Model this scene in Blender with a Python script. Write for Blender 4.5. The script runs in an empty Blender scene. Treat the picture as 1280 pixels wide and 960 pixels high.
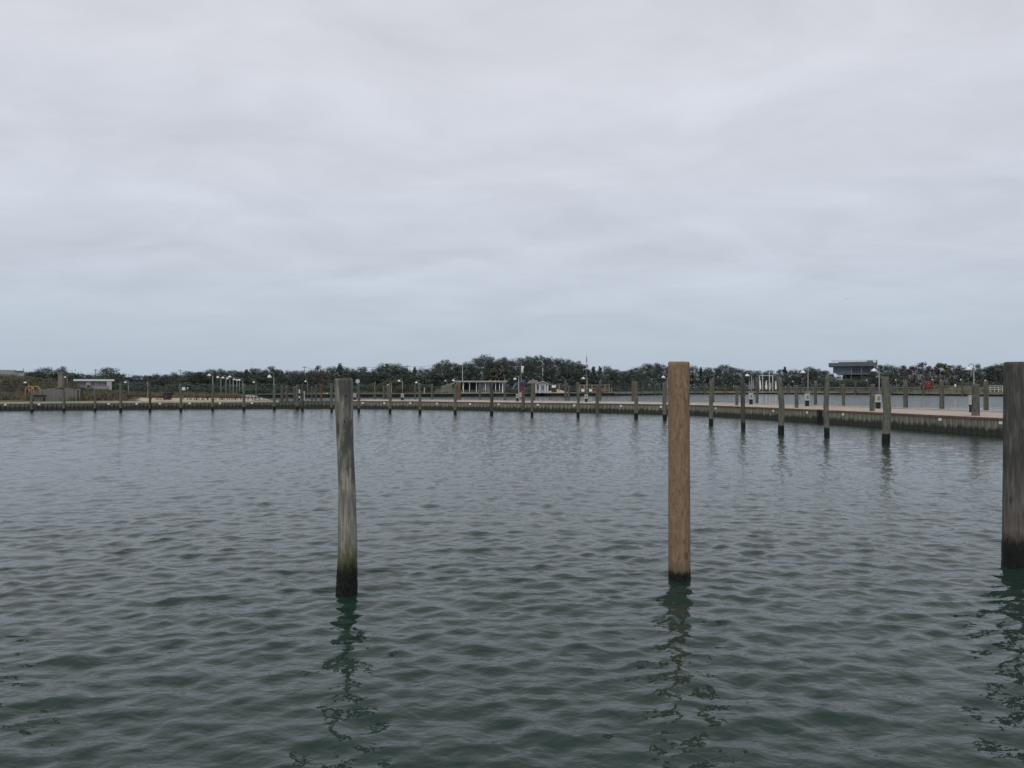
import bpy, math, random
import numpy as np
from mathutils import Vector, Matrix

random.seed(7)
RNG = np.random.default_rng(11)
SC = bpy.context.scene
COL = SC.collection
R = math.radians

# ------------------------------------------------------------------ camera, world, sun, exposure
EYE = 2.8                    # eye height over the water
F = 970.0                    # focal length in photograph pixels (1280 wide)
HOR = 486.0                  # photograph row of the horizon
cam_d = bpy.data.cameras.new("camera")
cam_d.sensor_width = 36.0
cam_d.lens = 36.0 * F / 1280.0
cam_d.clip_start = 0.1
cam_d.clip_end = 12000.0
cam = bpy.data.objects.new("camera", cam_d)
COL.objects.link(cam)
cam.location = (0, 0, EYE)
cam.rotation_euler = (R(90) + math.atan((HOR - 480.0) / F), 0, 0)
SC.camera = cam

SUN_EL, SUN_ROT = R(52), R(200)
world = bpy.data.worlds.new("World")
SC.world = world
world.use_nodes = True
wn, wl = world.node_tree.nodes, world.node_tree.links
wn.clear()
wout = wn.new("ShaderNodeOutputWorld")
wbg = wn.new("ShaderNodeBackground")
wbg.inputs["Strength"].default_value = 0.1
wl.new(wbg.outputs[0], wout.inputs[0])
sky = wn.new("ShaderNodeTexSky")
sky.sky_type = 'NISHITA'
sky.sun_disc = False
sky.sun_elevation = SUN_EL
sky.sun_rotation = SUN_ROT
tc = wn.new("ShaderNodeTexCoord")
sep = wn.new("ShaderNodeSeparateXYZ")
wl.new(tc.outputs["Generated"], sep.inputs[0])


def wmath(op, a, b=None, c=None):
    n = wn.new("ShaderNodeMath")
    n.operation = op
    for i, v in enumerate((a, b, c)):
        if v is None:
            continue
        if isinstance(v, (int, float)):
            n.inputs[i].default_value = v
        else:
            wl.new(v, n.inputs[i])
    return n.outputs[0]


zc = wmath('MAXIMUM', sep.outputs[2], 0.0)
den = wmath('ADD', zc, 0.16)
px_ = wmath('DIVIDE', sep.outputs[0], den)
py_ = wmath('DIVIDE', sep.outputs[1], den)
comb = wn.new("ShaderNodeCombineXYZ")
wl.new(px_, comb.inputs[0])
wl.new(py_, comb.inputs[1])
wmap = wn.new("ShaderNodeMapping")
wmap.inputs["Rotation"].default_value = (0, 0, R(-22))
wmap.inputs["Scale"].default_value = (0.80, 1.00, 1.0)
wmap.inputs["Location"].default_value = (3.1, 1.7, 0.0)
wl.new(comb.outputs[0], wmap.inputs[0])
nz = wn.new("ShaderNodeTexNoise")
nz.inputs["Scale"].default_value = 2.3
nz.inputs["Detail"].default_value = 7.0
nz.inputs["Roughness"].default_value = 0.56
nz.inputs["Distortion"].default_value = 0.4
wl.new(wmap.outputs[0], nz.inputs["Vector"])
ramp = wn.new("ShaderNodeValToRGB")
cr = ramp.color_ramp
SKYC = [(0.0, (.430, .505, .605)), (0.05, (.478, .550, .640)), (0.13, (.560, .614, .695)), (0.22, (.618, .655, .728)), (0.32, (.652, .677, .742)),
        (0.46, (.695, .707, .760)), (1.0, (.54, .57, .60))]
cr.elements[0].position, cr.elements[0].color = 0.0, (*SKYC[0][1], 1)
cr.elements[1].position, cr.elements[1].color = 1.0, (*SKYC[-1][1], 1)
for p, c in SKYC[1:-1]:
    e = cr.elements.new(p)
    e.color = (*c, 1)
wl.new(zc, ramp.inputs[0])
amp = wmath('MULTIPLY', wmath('SUBTRACT', nz.outputs["Fac"], 0.5), wmath('MINIMUM', wmath('MULTIPLY', zc, 2.8), 0.46))
gain = wmath('MULTIPLY', wmath('ADD', amp, 1.0), 10.0)
cl = wn.new("ShaderNodeVectorMath")
cl.operation = 'SCALE'
wl.new(ramp.outputs[0], cl.inputs[0])
wl.new(gain, cl.inputs["Scale"])
mix = wn.new("ShaderNodeMix")
mix.data_type = 'RGBA'
mix.inputs[0].default_value = 0.95
wl.new(sky.outputs[0], mix.inputs[6])
wl.new(cl.outputs[0], mix.inputs[7])
wl.new(mix.outputs[2], wbg.inputs["Color"])

sun_d = bpy.data.lights.new("sun", 'SUN')
sun_d.energy = 1.3
sun_d.angle = R(40)
sun_d.color = (1.0, 0.96, 0.9)
sun = bpy.data.objects.new("sun", sun_d)
COL.objects.link(sun)
sdir = Vector((math.sin(SUN_ROT) * math.cos(SUN_EL), math.cos(SUN_ROT) * math.cos(SUN_EL), math.sin(SUN_EL)))
sun.rotation_euler = (-sdir).to_track_quat('-Z', 'Y').to_euler()

SC.view_settings.view_transform = 'Standard'
SC.view_settings.look = 'None'
SC.view_settings.exposure = 0.0
SC.view_settings.gamma = 1.0
SC.view_settings.use_curve_mapping = False


# ------------------------------------------------------------------ small helpers
def WX(px, D):
    return (px - 640.0) / F * D


def WZ(py, D):
    return EYE + (HOR - py) / F * D


def DW(py, z=0.0):
    """distance of a point of height z that shows on photograph row py"""
    return (EYE - z) * F / (py - HOR)


class MB:
    def __init__(self):
        self.v, self.f, self.m = [], [], []

    def add(self, vs, fs, mi=0):
        o = len(self.v)
        self.v.extend([tuple(p) for p in vs])
        self.f.extend([tuple(i + o for i in q) for q in fs])
        self.m.extend([mi] * len(fs))
        return self

    def box(self, c, s, rz=0.0, mi=0, rx=0.0, ry=0.0):
        hx, hy, hz = s[0] / 2, s[1] / 2, s[2] / 2
        M = Matrix.Rotation(rz, 3, 'Z') @ Matrix.Rotation(ry, 3, 'Y') @ Matrix.Rotation(rx, 3, 'X')
        C = Vector(c)
        vs = [C + M @ Vector((x * hx, y * hy, z * hz)) for z in (-1, 1) for x, y in ((-1, -1), (1, -1), (1, 1), (-1, 1))]
        self.add(vs, [(3, 2, 1, 0), (4, 5, 6, 7), (0, 1, 5, 4), (1, 2, 6, 5), (2, 3, 7, 6), (3, 0, 4, 7)], mi)
        return self

    def beam(self, p0, p1, w, h, mi=0):
        p0, p1 = Vector(p0), Vector(p1)
        d = (p1 - p0).normalized()
        s = d.cross(Vector((0, 0, 1)))
        if s.length < 1e-4:
            s = Vector((1, 0, 0))
        s.normalize()
        u = s.cross(d)
        vs = [p + s * a * w / 2 + u * b * h / 2 for p in (p0, p1) for a, b in ((-1, -1), (1, -1), (1, 1), (-1, 1))]
        self.add(vs, [(3, 2, 1, 0), (4, 5, 6, 7), (0, 1, 5, 4), (1, 2, 6, 5), (2, 3, 7, 6), (3, 0, 4, 7)], mi)
        return self

    def tube(self, pts, rad, n=8, mi=0, caps=True):
        pts = [Vector(p) for p in pts]
        if not isinstance(rad, (list, tuple)):
            rad = [rad] * len(pts)
        vs, fs = [], []
        prev = None
        for i, p in enumerate(pts):
            t = (pts[min(i + 1, len(pts) - 1)] - pts[max(i - 1, 0)]).normalized()
            s = t.cross(Vector((0, 0, 1)) if abs(t.z) < 0.95 else Vector((1, 0, 0))) if prev is None else prev - t * prev.dot(t)
            s.normalize()
            prev = s
            u = t.cross(s)
            for k in range(n):
                a = 2 * math.pi * k / n
                vs.append(p + (s * math.cos(a) + u * math.sin(a)) * rad[i])
        for i in range(len(pts) - 1):
            for k in range(n):
                fs.append((i * n + k, i * n + (k + 1) % n, (i + 1) * n + (k + 1) % n, (i + 1) * n + k))
        if caps:
            fs.append(tuple(range(n - 1, -1, -1)))
            fs.append(tuple((len(pts) - 1) * n + k for k in range(n)))
        self.add(vs, fs, mi)
        return self

    def lathe(self, prof, c=(0, 0, 0), n=16, mi=0):
        vs, fs = [], []
        for r, z in prof:
            for k in range(n):
                a = 2 * math.pi * k / n
                vs.append((c[0] + r * math.cos(a), c[1] + r * math.sin(a), c[2] + z))
        for i in range(len(prof) - 1):
            for k in range(n):
                fs.append((i * n + k, i * n + (k + 1) % n, (i + 1) * n + (k + 1) % n, (i + 1) * n + k))
        fs.append(tuple(range(n - 1, -1, -1)))
        fs.append(tuple((len(prof) - 1) * n + k for k in range(n)))
        self.add(vs, fs, mi)
        return self

    def mesh(self, name, mats, smooth=False):
        me = bpy.data.meshes.new(name)
        me.from_pydata([tuple(p) for p in self.v], [], self.f)
        for m in (mats if isinstance(mats, (list, tuple)) else [mats]):
            me.materials.append(m)
        if any(self.m):
            me.polygons.foreach_set("material_index", self.m)
        if smooth:
            me.polygons.foreach_set("use_smooth", [True] * len(me.polygons))
        me.update()
        return me

    def build(self, name, mats, parent=None, smooth=False, loc=None):
        return link(name, self.mesh(name, mats, smooth), parent, loc)


def link(name, me, parent=None, loc=None, rz=0.0):
    o = bpy.data.objects.new(name, me)
    COL.objects.link(o)
    if parent is not None:
        o.parent = parent
    if loc is not None:
        o.location = loc
    o.rotation_euler = (0, 0, rz)
    return o


def tag(o, label, cat, group=None):
    o["label"] = label
    o["category"] = cat
    if group:
        o["group"] = group
    return o


def thing(name, label, cat, loc=(0, 0, 0), rz=0.0, group=None):
    o = bpy.data.objects.new(name, None)
    COL.objects.link(o)
    o.location = loc
    o.rotation_euler = (0, 0, rz)
    o.empty_display_size = 0.2
    return tag(o, label, cat, group)


def structure(name, me, loc=None):
    o = link(name, me, None, loc)
    o["kind"] = "structure"
    return o


def dup(root, label, loc, rz=0.0, scale=None, group=None):
    r = root.copy()
    COL.objects.link(r)
    r.location = loc
    r.rotation_euler = (0, 0, rz)
    if scale is not None:
        r.scale = scale if isinstance(scale, (tuple, list)) else (scale,) * 3
    r["label"] = label
    if group:
        r["group"] = group
    for ch in list(root.children):
        c = ch.copy()
        COL.objects.link(c)
        c.parent = r
        for g in list(ch.children):
            d = g.copy()
            COL.objects.link(d)
            d.parent = c
    return r


ORD = ["first", "second", "third", "fourth", "fifth", "sixth", "seventh", "eighth", "ninth", "tenth", "eleventh", "twelfth", "thirteenth", "fourteenth",
       "fifteenth", "sixteenth", "seventeenth", "eighteenth", "nineteenth", "twentieth"] + ["twenty-" + w for w in
       ("first", "second", "third", "fourth", "fifth", "sixth", "seventh", "eighth", "ninth")] + ["thirtieth"] + ["thirty-" + w for w in ("first", "second", "third")]


# ------------------------------------------------------------------ materials
class NT:
    """thin wrapper over a material's node tree"""

    def __init__(self, name):
        self.mat = bpy.data.materials.new(name)
        self.mat.use_nodes = True
        self.n, self.l = self.mat.node_tree.nodes, self.mat.node_tree.links
        self.bsdf = self.n["Principled BSDF"]
        self.tc = self.n.new("ShaderNodeTexCoord")

    def put(self, v, sock):
        if isinstance(v, (int, float)):
            sock.default_value = v
        elif isinstance(v, (tuple, list)):
            sock.default_value = (*v, 1.0) if len(v) == 3 and sock.type == 'RGBA' else v
        else:
            self.l.new(v, sock)

    def math(self, op, a, b=None, clamp=False):
        n = self.n.new("ShaderNodeMath")
        n.operation = op
        n.use_clamp = clamp
        self.put(a, n.inputs[0])
        if b is not None:
            self.put(b, n.inputs[1])
        return n.outputs[0]

    def coords(self, scale=(1, 1, 1), kind="Object", loc=(0, 0, 0)):
        m = self.n.new("ShaderNodeMapping")
        m.inputs["Scale"].default_value = scale
        m.inputs["Location"].default_value = loc
        self.l.new(self.tc.outputs[kind], m.inputs[0])
        return m.outputs[0]

    def noise(self, vec, scale, detail=4, rough=0.55, dist=0.0):
        n = self.n.new("ShaderNodeTexNoise")
        n.inputs["Scale"].default_value = scale
        n.inputs["Detail"].default_value = detail
        n.inputs["Roughness"].default_value = rough
        n.inputs["Distortion"].default_value = dist
        self.l.new(vec, n.inputs["Vector"])
        return n.outputs["Fac"]

    def step(self, v, lo, hi):
        n = self.n.new("ShaderNodeMapRange")
        n.interpolation_type = 'SMOOTHSTEP'
        self.put(v, n.inputs[0])
        n.inputs[1].default_value = lo
        n.inputs[2].default_value = hi
        return n.outputs[0]

    def mix(self, f, a, b):
        n = self.n.new("ShaderNodeMix")
        n.data_type = 'RGBA'
        self.put(f, n.inputs[0])
        self.put(a, n.inputs[6])
        self.put(b, n.inputs[7])
        return n.outputs[2]

    def z(self):
        s = self.n.new("ShaderNodeSeparateXYZ")
        self.l.new(self.tc.outputs["Object"], s.inputs[0])
        return s.outputs[2]

    def rand(self):
        return self.n.new("ShaderNodeObjectInfo").outputs["Random"]

    def bump(self, h, strength=0.4, dist=0.02):
        b = self.n.new("ShaderNodeBump")
        b.inputs["Strength"].default_value = strength
        b.inputs["Distance"].default_value = dist
        self.l.new(h, b.inputs["Height"])
        self.l.new(b.outputs[0], self.bsdf.inputs["Normal"])

    def done(self, col, rough=0.8, spec=0.3, metal=0.0):
        self.put(col, self.bsdf.inputs["Base Color"])
        self.put(rough, self.bsdf.inputs["Roughness"])
        self.bsdf.inputs["Specular IOR Level"].default_value = spec
        self.bsdf.inputs["Metallic"].default_value = metal
        return self.mat


def sc(c, k):
    return tuple(x * k for x in c)


def simple(name, col, rough=0.75, var=0.18, scale=3.0, stretch=(1, 1, 1), bump=0.0, spec=0.3, metal=0.0, rnd=0.0):
    t = NT(name)
    f = t.noise(t.coords(stretch), scale, 5, 0.6)
    c = t.mix(t.step(f, 0.3, 0.7), sc(col, 1 - var), sc(col, 1 + var))
    if rnd:
        c = t.mix(t.math('MULTIPLY', t.rand(), rnd), c, sc(col, 0.45))
    if bump:
        t.bump(f, bump, 0.02)
    return t.done(c, rough, spec, metal)


def wood_pile(name, light, dark, green, band, band_w, bump=0.5, flake=None, stain=None, grain=26.0, zg=2.6, fade=.03):
    """round timber pile: grain along z, a wet black band with a ragged edge at the waterline, algae above it"""
    t = NT(name)
    z = t.z()
    g = t.noise(t.coords((grain, grain, zg)), 1.0, 6, 0.68, 0.4)
    big = t.noise(t.coords((2.5, 2.5, 1.1), loc=(3, 1, 2)), 1.8, 5, 0.62)
    c = t.mix(t.step(g, 0.36, 0.66), dark, light)
    c = t.mix(t.math('MULTIPLY', t.step(big, 0.42, 0.72), 0.55), c, dark)
    if flake:
        fl = t.noise(t.coords((24, 24, 10), loc=(7, 2, 1)), 1.0, 5, 0.65, 0.8)
        c = t.mix(t.math('MULTIPLY', t.step(fl, 0.5, 0.66), 0.75), c, flake)
    if stain:
        st = t.noise(t.coords((8, 8, 2.2), loc=(1, 8, 4)), 1.0, 5, 0.65, 0.5)
        hi = t.step(z, stain[1], stain[2])
        c = t.mix(t.math('MULTIPLY', t.step(st, 0.36, 0.6), t.math('MULTIPLY', hi, stain[3])), c, stain[0])
    rag = t.noise(t.coords((17, 17, 4.5), loc=(5, 5, 5)), 1.0, 6, 0.7)
    zz = t.math('ADD', z, t.math('MULTIPLY', t.math('SUBTRACT', rag, 0.5), -band_w * 2.6))
    if green:
        gm = t.noise(t.coords((9, 9, 2.0), loc=(4, 1, 3)), 1.0, 5, 0.65)
        up = t.step(zz, band + green[1], band)
        c = t.mix(t.math('MULTIPLY', up, t.step(gm, 0.34, 0.54)), c, green[0])
    low = t.step(zz, band + fade, band - fade - .03)
    spk = t.noise(t.coords((40, 40, 14), loc=(1, 1, 9)), 1.0, 3, 0.6)
    blk = t.mix(t.step(spk, 0.5, 0.75), (0.009, 0.010, 0.009), (0.026, 0.030, 0.024))
    c = t.mix(low, c, blk)
    vo = t.n.new("ShaderNodeTexVoronoi")
    t.l.new(t.coords((4.2, 4.2, 1.9), loc=(.3, .7, .2)), vo.inputs["Vector"])
    vo.inputs["Scale"].default_value = 1.0
    kn_ = t.step(vo.outputs["Distance"], .15, .07)
    c = t.mix(t.math('MULTIPLY', kn_, .7), c, sc(dark, .45))
    t.bump(g, bump, 0.012)
    rough = t.math('SUBTRACT', 0.88, t.math('MULTIPLY', low, 0.42))
    return t.done(c, rough, 0.25)


M = {}
M['pile_weathered'] = wood_pile('weathered_grey_wood', (.40, .385, .325), (.145, .14, .122), ((.085, .092, .036), .52), 0.43, 0.16, bump=0.8, fade=.09,
                                stain=((.070, .074, .069), .8, 1.9, .92))
M['pile_tan'] = wood_pile('fresh_tan_wood', (.310, .215, .135), (.205, .138, .088), ((.13, .11, .07), .2), 0.13, 0.07, bump=0.3, flake=(.115, .086, .060), grain=19.0, zg=4.0)
M['pile_dark'] = wood_pile('dark_grey_wood', (.165, .153, .134), (.075, .072, .067), ((.165, .135, .11), .35), 0.50, 0.16, bump=0.5, fade=.12,
                           stain=((.040, .040, .040), .9, 1.8, .7))
M['pile_far'] = wood_pile('grey_green_wood', (.185, .185, .150), (.085, .088, .072), ((.16, .165, .125), .25), 0.50, 0.10, bump=0.5, grain=18)
M['pile_far_dark'] = wood_pile('dark_grey_green_wood', (.110, .112, .095), (.045, .047, .042), None, 0.42, 0.10, bump=0.5, grain=18)
M['pile_dry'] = wood_pile('dry_grey_wood', (.150, .143, .120), (.070, .066, .056), None, -3, 0.1, bump=0.5, grain=18)
M['pile_brown'] = wood_pile('brown_wood', (.170, .118, .080), (.090, .060, .042), None, -3, 0.1, bump=0.5, grain=18)


def plank_mat(name, up, up2, blk_z):
    t = NT(name)
    z = t.z()
    wc = t.tc.outputs["Object"]
    g = t.noise(t.coords((6, 6, 0.9)), 1.0, 5, 0.6)
    c = t.mix(t.step(g, 0.34, 0.66), up2, up)
    oi = t.n.new("ShaderNodeObjectInfo")
    c = t.mix(t.math('MULTIPLY', oi.outputs["Random"], 0.45), c, sc(up2, 0.8))
    # run-off streaks from the top, ragged weed line
    mp = t.n.new("ShaderNodeMapping")
    mp.inputs["Scale"].default_value = (3.2, 3.2, 0.55)
    va = t.n.new("ShaderNodeVectorMath")
    va.operation = 'ADD'
    t.l.new(wc, va.inputs[0])
    t.l.new(oi.outputs["Location"], va.inputs[1])
    t.l.new(va.outputs[0], mp.inputs[0])
    rag = t.noise(mp.outputs[0], 1.0, 5, 0.7)
    zz = t.math('ADD', z, t.math('MULTIPLY', t.math('SUBTRACT', rag, 0.5), -0.95))
    low = t.step(zz, blk_z + 0.20, blk_z - 0.14)
    c = t.mix(low, c, (.046, .048, .040))
    t.bump(g, 0.4, 0.02)
    return t.done(c, 0.85, 0.2)


M['plank'] = plank_mat('stained_bulkhead_timber', (.30, .29, .235), (.150, .147, .118), 0.44)
M['plank_left'] = plank_mat('dark_bulkhead_timber', (.19, .19, .165), (.10, .102, .09), 0.50)
M['deck_red'] = simple('reddish_deck_boards', (.43, .36, .31), .7, .18, 2.2, (1, 1, 1), .2)
M['deck_grey'] = simple('pale_deck_boards', (.46, .41, .37), .75, .16, 1.5, (1, 1, 1), .2)
M['beam_pale'] = simple('pale_timber_beam', (.42, .37, .31), .75, .15, 1.2, (1, 1, 1), .2)
M['beam_brown'] = simple('brown_timber_beam', (.135, .085, .062), .75, .2, 1.5)
M['concrete'] = simple('pale_concrete', (.31, .30, .255), .85, .15, .8)
M['far_wall'] = simple('far_bulkhead_dark', (.030, .030, .029), .85, .35, .6, (1, 1, 1))
M['far_wall_pale'] = simple('far_bulkhead_pale', (.22, .215, .18), .85, .25, .5)
M['white'] = simple('white_paint', (.74, .74, .72), .45, .06, 4, spec=.5)
M['white_dirty'] = simple('weathered_white_paint', (.46, .46, .43), .6, .2, 2)
M['shade'] = simple('white_enamel', (.66, .66, .65), .3, .03, 4, spec=.5)
M['galv'] = simple('galvanised_steel', (.23, .24, .235), .5, .15, 4, metal=.4)
M['galv_pale'] = simple('pale_galvanised_steel', (.42, .43, .42), .5, .12, 4, metal=.2)
M['black'] = simple('black_plastic', (.018, .018, .018), .6, .2, 4)
M['red'] = simple('red_paint', (.24, .05, .055), .6, .2, 3)
M['blue'] = simple('blue_cloth', (.055, .062, .14), .8, .2, 3)
M['pinkwhite'] = simple('pale_pink_cloth', (.55, .40, .38), .8, .15, 3)
M['yellow'] = simple('yellow_paint', (.46, .27, .08), .55, .12, 3, spec=.5)
M['orange'] = simple('orange_rope', (.52, .15, .05), .8, .2, 5)
M['table_wood'] = simple('red_brown_table_wood', (.135, .072, .046), .75, .25, 4, (1, 1, 1), .2, rnd=.3)
M['rail_wood'] = simple('bare_rail_wood', (.30, .22, .165), .8, .2, 3)
M['grey_wood'] = simple('weathered_rail_wood', (.185, .18, .155), .85, .25, 2)
M['roof_grey'] = simple('grey_roof_shingles', (.165, .165, .165), .85, .2, 3)
M['roof_brown'] = simple('brown_roof_shingles', (.145, .13, .12), .85, .2, 3)
M['wall_grey'] = simple('grey_block_wall', (.26, .265, .265), .85, .15, 1.2)
M['wall_pale'] = simple('pale_grey_wall', (.42, .43, .42), .8, .12, 1.2)
M['wall_shadow'] = simple('wall_with_shade_colour', (.10, .105, .105), .85, .2, 1)  # interior shade put into a dark wall colour, reused for the hut door
M['glass_dark'] = simple('dark_window_glass', (.045, .055, .080), .12, .2, 1, spec=.6)
M['glass_pale'] = simple('pale_reflecting_glass', (.16, .20, .25), .12, .15, 1, spec=.6)
M['fascia'] = simple('grey_blue_metal_fascia', (.105, .125, .150), .5, .1, .6)
M['stone'] = simple('tan_concrete_block', (.21, .19, .16), .9, .2, 2)
M['bark'] = simple('pine_bark', (.055, .045, .036), .9, .3, 3)
M['lilac'] = simple('faded_lilac_canvas', (.20, .19, .22), .85, .15, 3)
M['bin'] = simple('dark_brown_bin', (.030, .022, .022), .7, .2, 3)
M['gull'] = simple('grey_bird_feathers', (.12, .12, .13), .8, .2, 8)


def foliage_mat(name, dark, light, scale=0.55):
    t = NT(name)
    f = t.noise(t.coords(), scale, 3, 0.6)
    c = t.mix(t.step(f, 0.35, 0.65), dark, light)
    c = t.mix(t.math('MULTIPLY', t.rand(), 0.5), c, sc(dark, 0.85))
    m = t.done(c, 0.75, 0.2)
    return m


M['pine'] = foliage_mat('dark_pine_needles', (.050, .068, .058), (.078, .100, .078))
M['pine_olive'] = foliage_mat('olive_leaves', (.068, .074, .050), (.108, .116, .074))
M['leaf_brown'] = foliage_mat('brown_twigs_and_leaves', (.078, .066, .064), (.118, .100, .092))
M['leaf_grey'] = foliage_mat('grey_brown_twigs', (.095, .087, .083), (.16, .148, .14), 1.2)
M['leaf_green'] = foliage_mat('grey_green_scrub_leaves', (.070, .074, .050), (.115, .118, .078), 1.0)


def ground_mat():
    t = NT('sand_and_dune_grass_ground')
    at = t.n.new("ShaderNodeAttribute")
    at.attribute_name = "sand"
    f = t.noise(t.coords(), 0.35, 5, 0.6)
    f2 = t.noise(t.coords(), 0.06, 4, 0.55)
    fine = t.noise(t.coords(), 5.0, 3, 0.6)
    sand = t.mix(fine, (.36, .30, .225), (.47, .405, .315))
    grass = t.mix(t.step(f, .35, .65), (.085, .078, .054), (.155, .138, .095))
    green = t.mix(f, (.055, .060, .033), (.105, .105, .058))
    veg = t.mix(t.step(f2, .42, .60), grass, green)
    k = t.math('ADD', at.outputs["Fac"], t.math('MULTIPLY', t.math('SUBTRACT', f, .5), .8))
    c = t.mix(t.step(k, .42, .58), veg, sand)
    t.bump(f, .4, .2)
    return t.done(c, .95, .1)


M['ground'] = ground_mat()


def water_mat():
    t = NT('sea_water')
    geo = t.n.new("ShaderNodeNewGeometry")
    mp = t.n.new("ShaderNodeMapping")
    mp.inputs["Rotation"].default_value = (0, 0, R(8))
    mp.inputs["Scale"].default_value = (0.9, 1.25, 1)
    t.l.new(geo.outputs["Position"], mp.inputs[0])
    n0 = t.noise(mp.outputs[0], 15.0, 2, 0.5, 0.3)
    n1 = t.noise(mp.outputs[0], 5.2, 2, 0.45, 0.2)
    n2 = t.noise(mp.outputs[0], 1.5, 3, 0.55, 0.3)
    n3 = t.noise(mp.outputs[0], 0.45, 2, 0.5, 0.2)
    sepn = t.n.new("ShaderNodeSeparateXYZ")
    t.l.new(geo.outputs["Position"], sepn.inputs[0])
    far = t.step(sepn.outputs[1], 12.0, 80.0)
    back = t.step(sepn.outputs[1], 95.0, 130.0)
    h = t.math('ADD', t.math('MULTIPLY', n1, t.math('ADD', 0.020, t.math('MULTIPLY', far, 0.015))), t.math('MULTIPLY', n0, 0.0035))
    h = t.math('ADD', h, t.math('MULTIPLY', n2, t.math('ADD', t.math('MULTIPLY', far, 0.04), t.math('MULTIPLY', back, 0.06))))
    h = t.math('ADD', h, t.math('MULTIPLY', n3, t.math('MULTIPLY', back, 0.30)))
    b = t.n.new("ShaderNodeBump")
    b.inputs["Strength"].default_value = 1.0
    b.inputs["Distance"].default_value = 1.0
    t.l.new(h, b.inputs["Height"])
    t.l.new(b.outputs[0], t.bsdf.inputs["Normal"])
    t.bsdf.inputs["IOR"].default_value = 1.333
    m = t.done((.0130, .0300, .0235), t.math('ADD', .045, t.math('MULTIPLY', far, .05)), 0.43)
    return m


M['water'] = water_mat()

# ------------------------------------------------------------------ the shore line: water polygon, terrain
NEAR_LEFT = [(-150, 60), (-100, 84.0), (-66.0, 100.0), (-54.5, 105.0), (-43.2, 108.6), (-33.5, 111.5)]
PIER_FRONT = [(-33.5, 111.5), (-25.8, 111.8), (-13.6, 107.6), (0.0, 98.6), (12.1, 91.0), (19.8, 83.2), (23.3, 73.0), (26.4, 59.6), (28.9, 45.8), (31.4, 30.0), (33.5, 14.0)]
FAR = [(-37.5, 121.5), (-79, 236), (-75, 238), (-38, 256), (0, 284), (42, 318), (90, 392), (140, 412), (170, 384), (176, 322), (182, 290), (192, 240), (215, 120), (215, -60)]
WATER_POLY = NEAR_LEFT + FAR + [(-160, -60)]


def inside(poly, X, Y):
    r = np.zeros(X.shape, bool)
    n = len(poly)
    for i in range(n):
        x0, y0 = poly[i]
        x1, y1 = poly[(i + 1) % n]
        c = ((y0 > Y) != (y1 > Y)) & (X < (x1 - x0) * (Y - y0) / (y1 - y0 + 1e-12) + x0)
        r ^= c
    return r


def seg_dist(poly, X, Y):
    d = np.full(X.shape, 1e9)
    n = len(poly)
    for i in range(n):
        x0, y0 = poly[i]
        x1, y1 = poly[(i + 1) % n]
        dx, dy = x1 - x0, y1 - y0
        t = np.clip(((X - x0) * dx + (Y - y0) * dy) / (dx * dx + dy * dy), 0, 1)
        d = np.minimum(d, np.hypot(X - x0 - t * dx, Y - y0 - t * dy))
    return d


LANDZ = 1.03


def ground_z(X, Y):
    X, Y = np.asarray(X, float), np.asarray(Y, float)
    d = seg_dist(WATER_POLY, X, Y)
    d = np.where(inside(WATER_POLY, X, Y), -d, d)
    h = np.interp(d, [-4, .2, 2.2, 10, 30, 60, 120, 300, 3000], [-2, -1.2, LANDZ, LANDZ + .06, 1.22, 1.32, 1.5, 1.8, 2.0])
    w = np.clip((d - 6) / 25, 0, 1)
    h = h + w * (0.22 * np.sin(X * .11 + 1) * np.sin(Y * .09 + 2) + .22 * np.sin(X * .31 + Y * .17) + .12 * np.sin(X * .7 - Y * .5))
    h = h + np.clip((d - 4) / 20, 0, 1) * 4.3 * np.exp(-((X + 124) / 12) ** 2 - ((Y - 186) / 34) ** 2) + np.clip((d - 4) / 20, 0, 1) * .6 * np.exp(-((X + 106.5) / 10) ** 2 - ((Y - 201) / 8) ** 2)
    h = h + np.clip((d - 4) / 20, 0, 1) * 2.6 * np.exp(-((X - 205) / 20) ** 2 - ((Y - 345) / 26) ** 2)
    h = h + np.clip((d - 2) / 14, 0, 1) * 1.0 * np.exp(-((X + 84) / 9) ** 2 - ((Y - 252) / 9) ** 2)
    h = h + np.clip((d - 2) / 8, 0, 1) * 1.6 * np.exp(-((X - 18.5) / 3.2) ** 2 - ((Y - 318) / 8) ** 2)
    return h


def gz(x, y):
    return float(ground_z(np.array([x]), np.array([y]))[0])


def axis(lo, hi, fine_lo, fine_hi, step, grow=1.25, cap=1e9, reach=0.0):
    a = list(np.arange(fine_lo, fine_hi + 1e-6, step))
    s = step
    while a[-1] < hi:
        s = min(s * grow, cap) if a[-1] < reach else s * grow
        a.append(a[-1] + s)
    s = step
    b = []
    c = a[0]
    while c > lo:
        s = min(s * grow, cap) if c > -reach else s * grow
        c -= s
        b.append(c)
    return np.array(b[::-1] + a)


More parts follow.
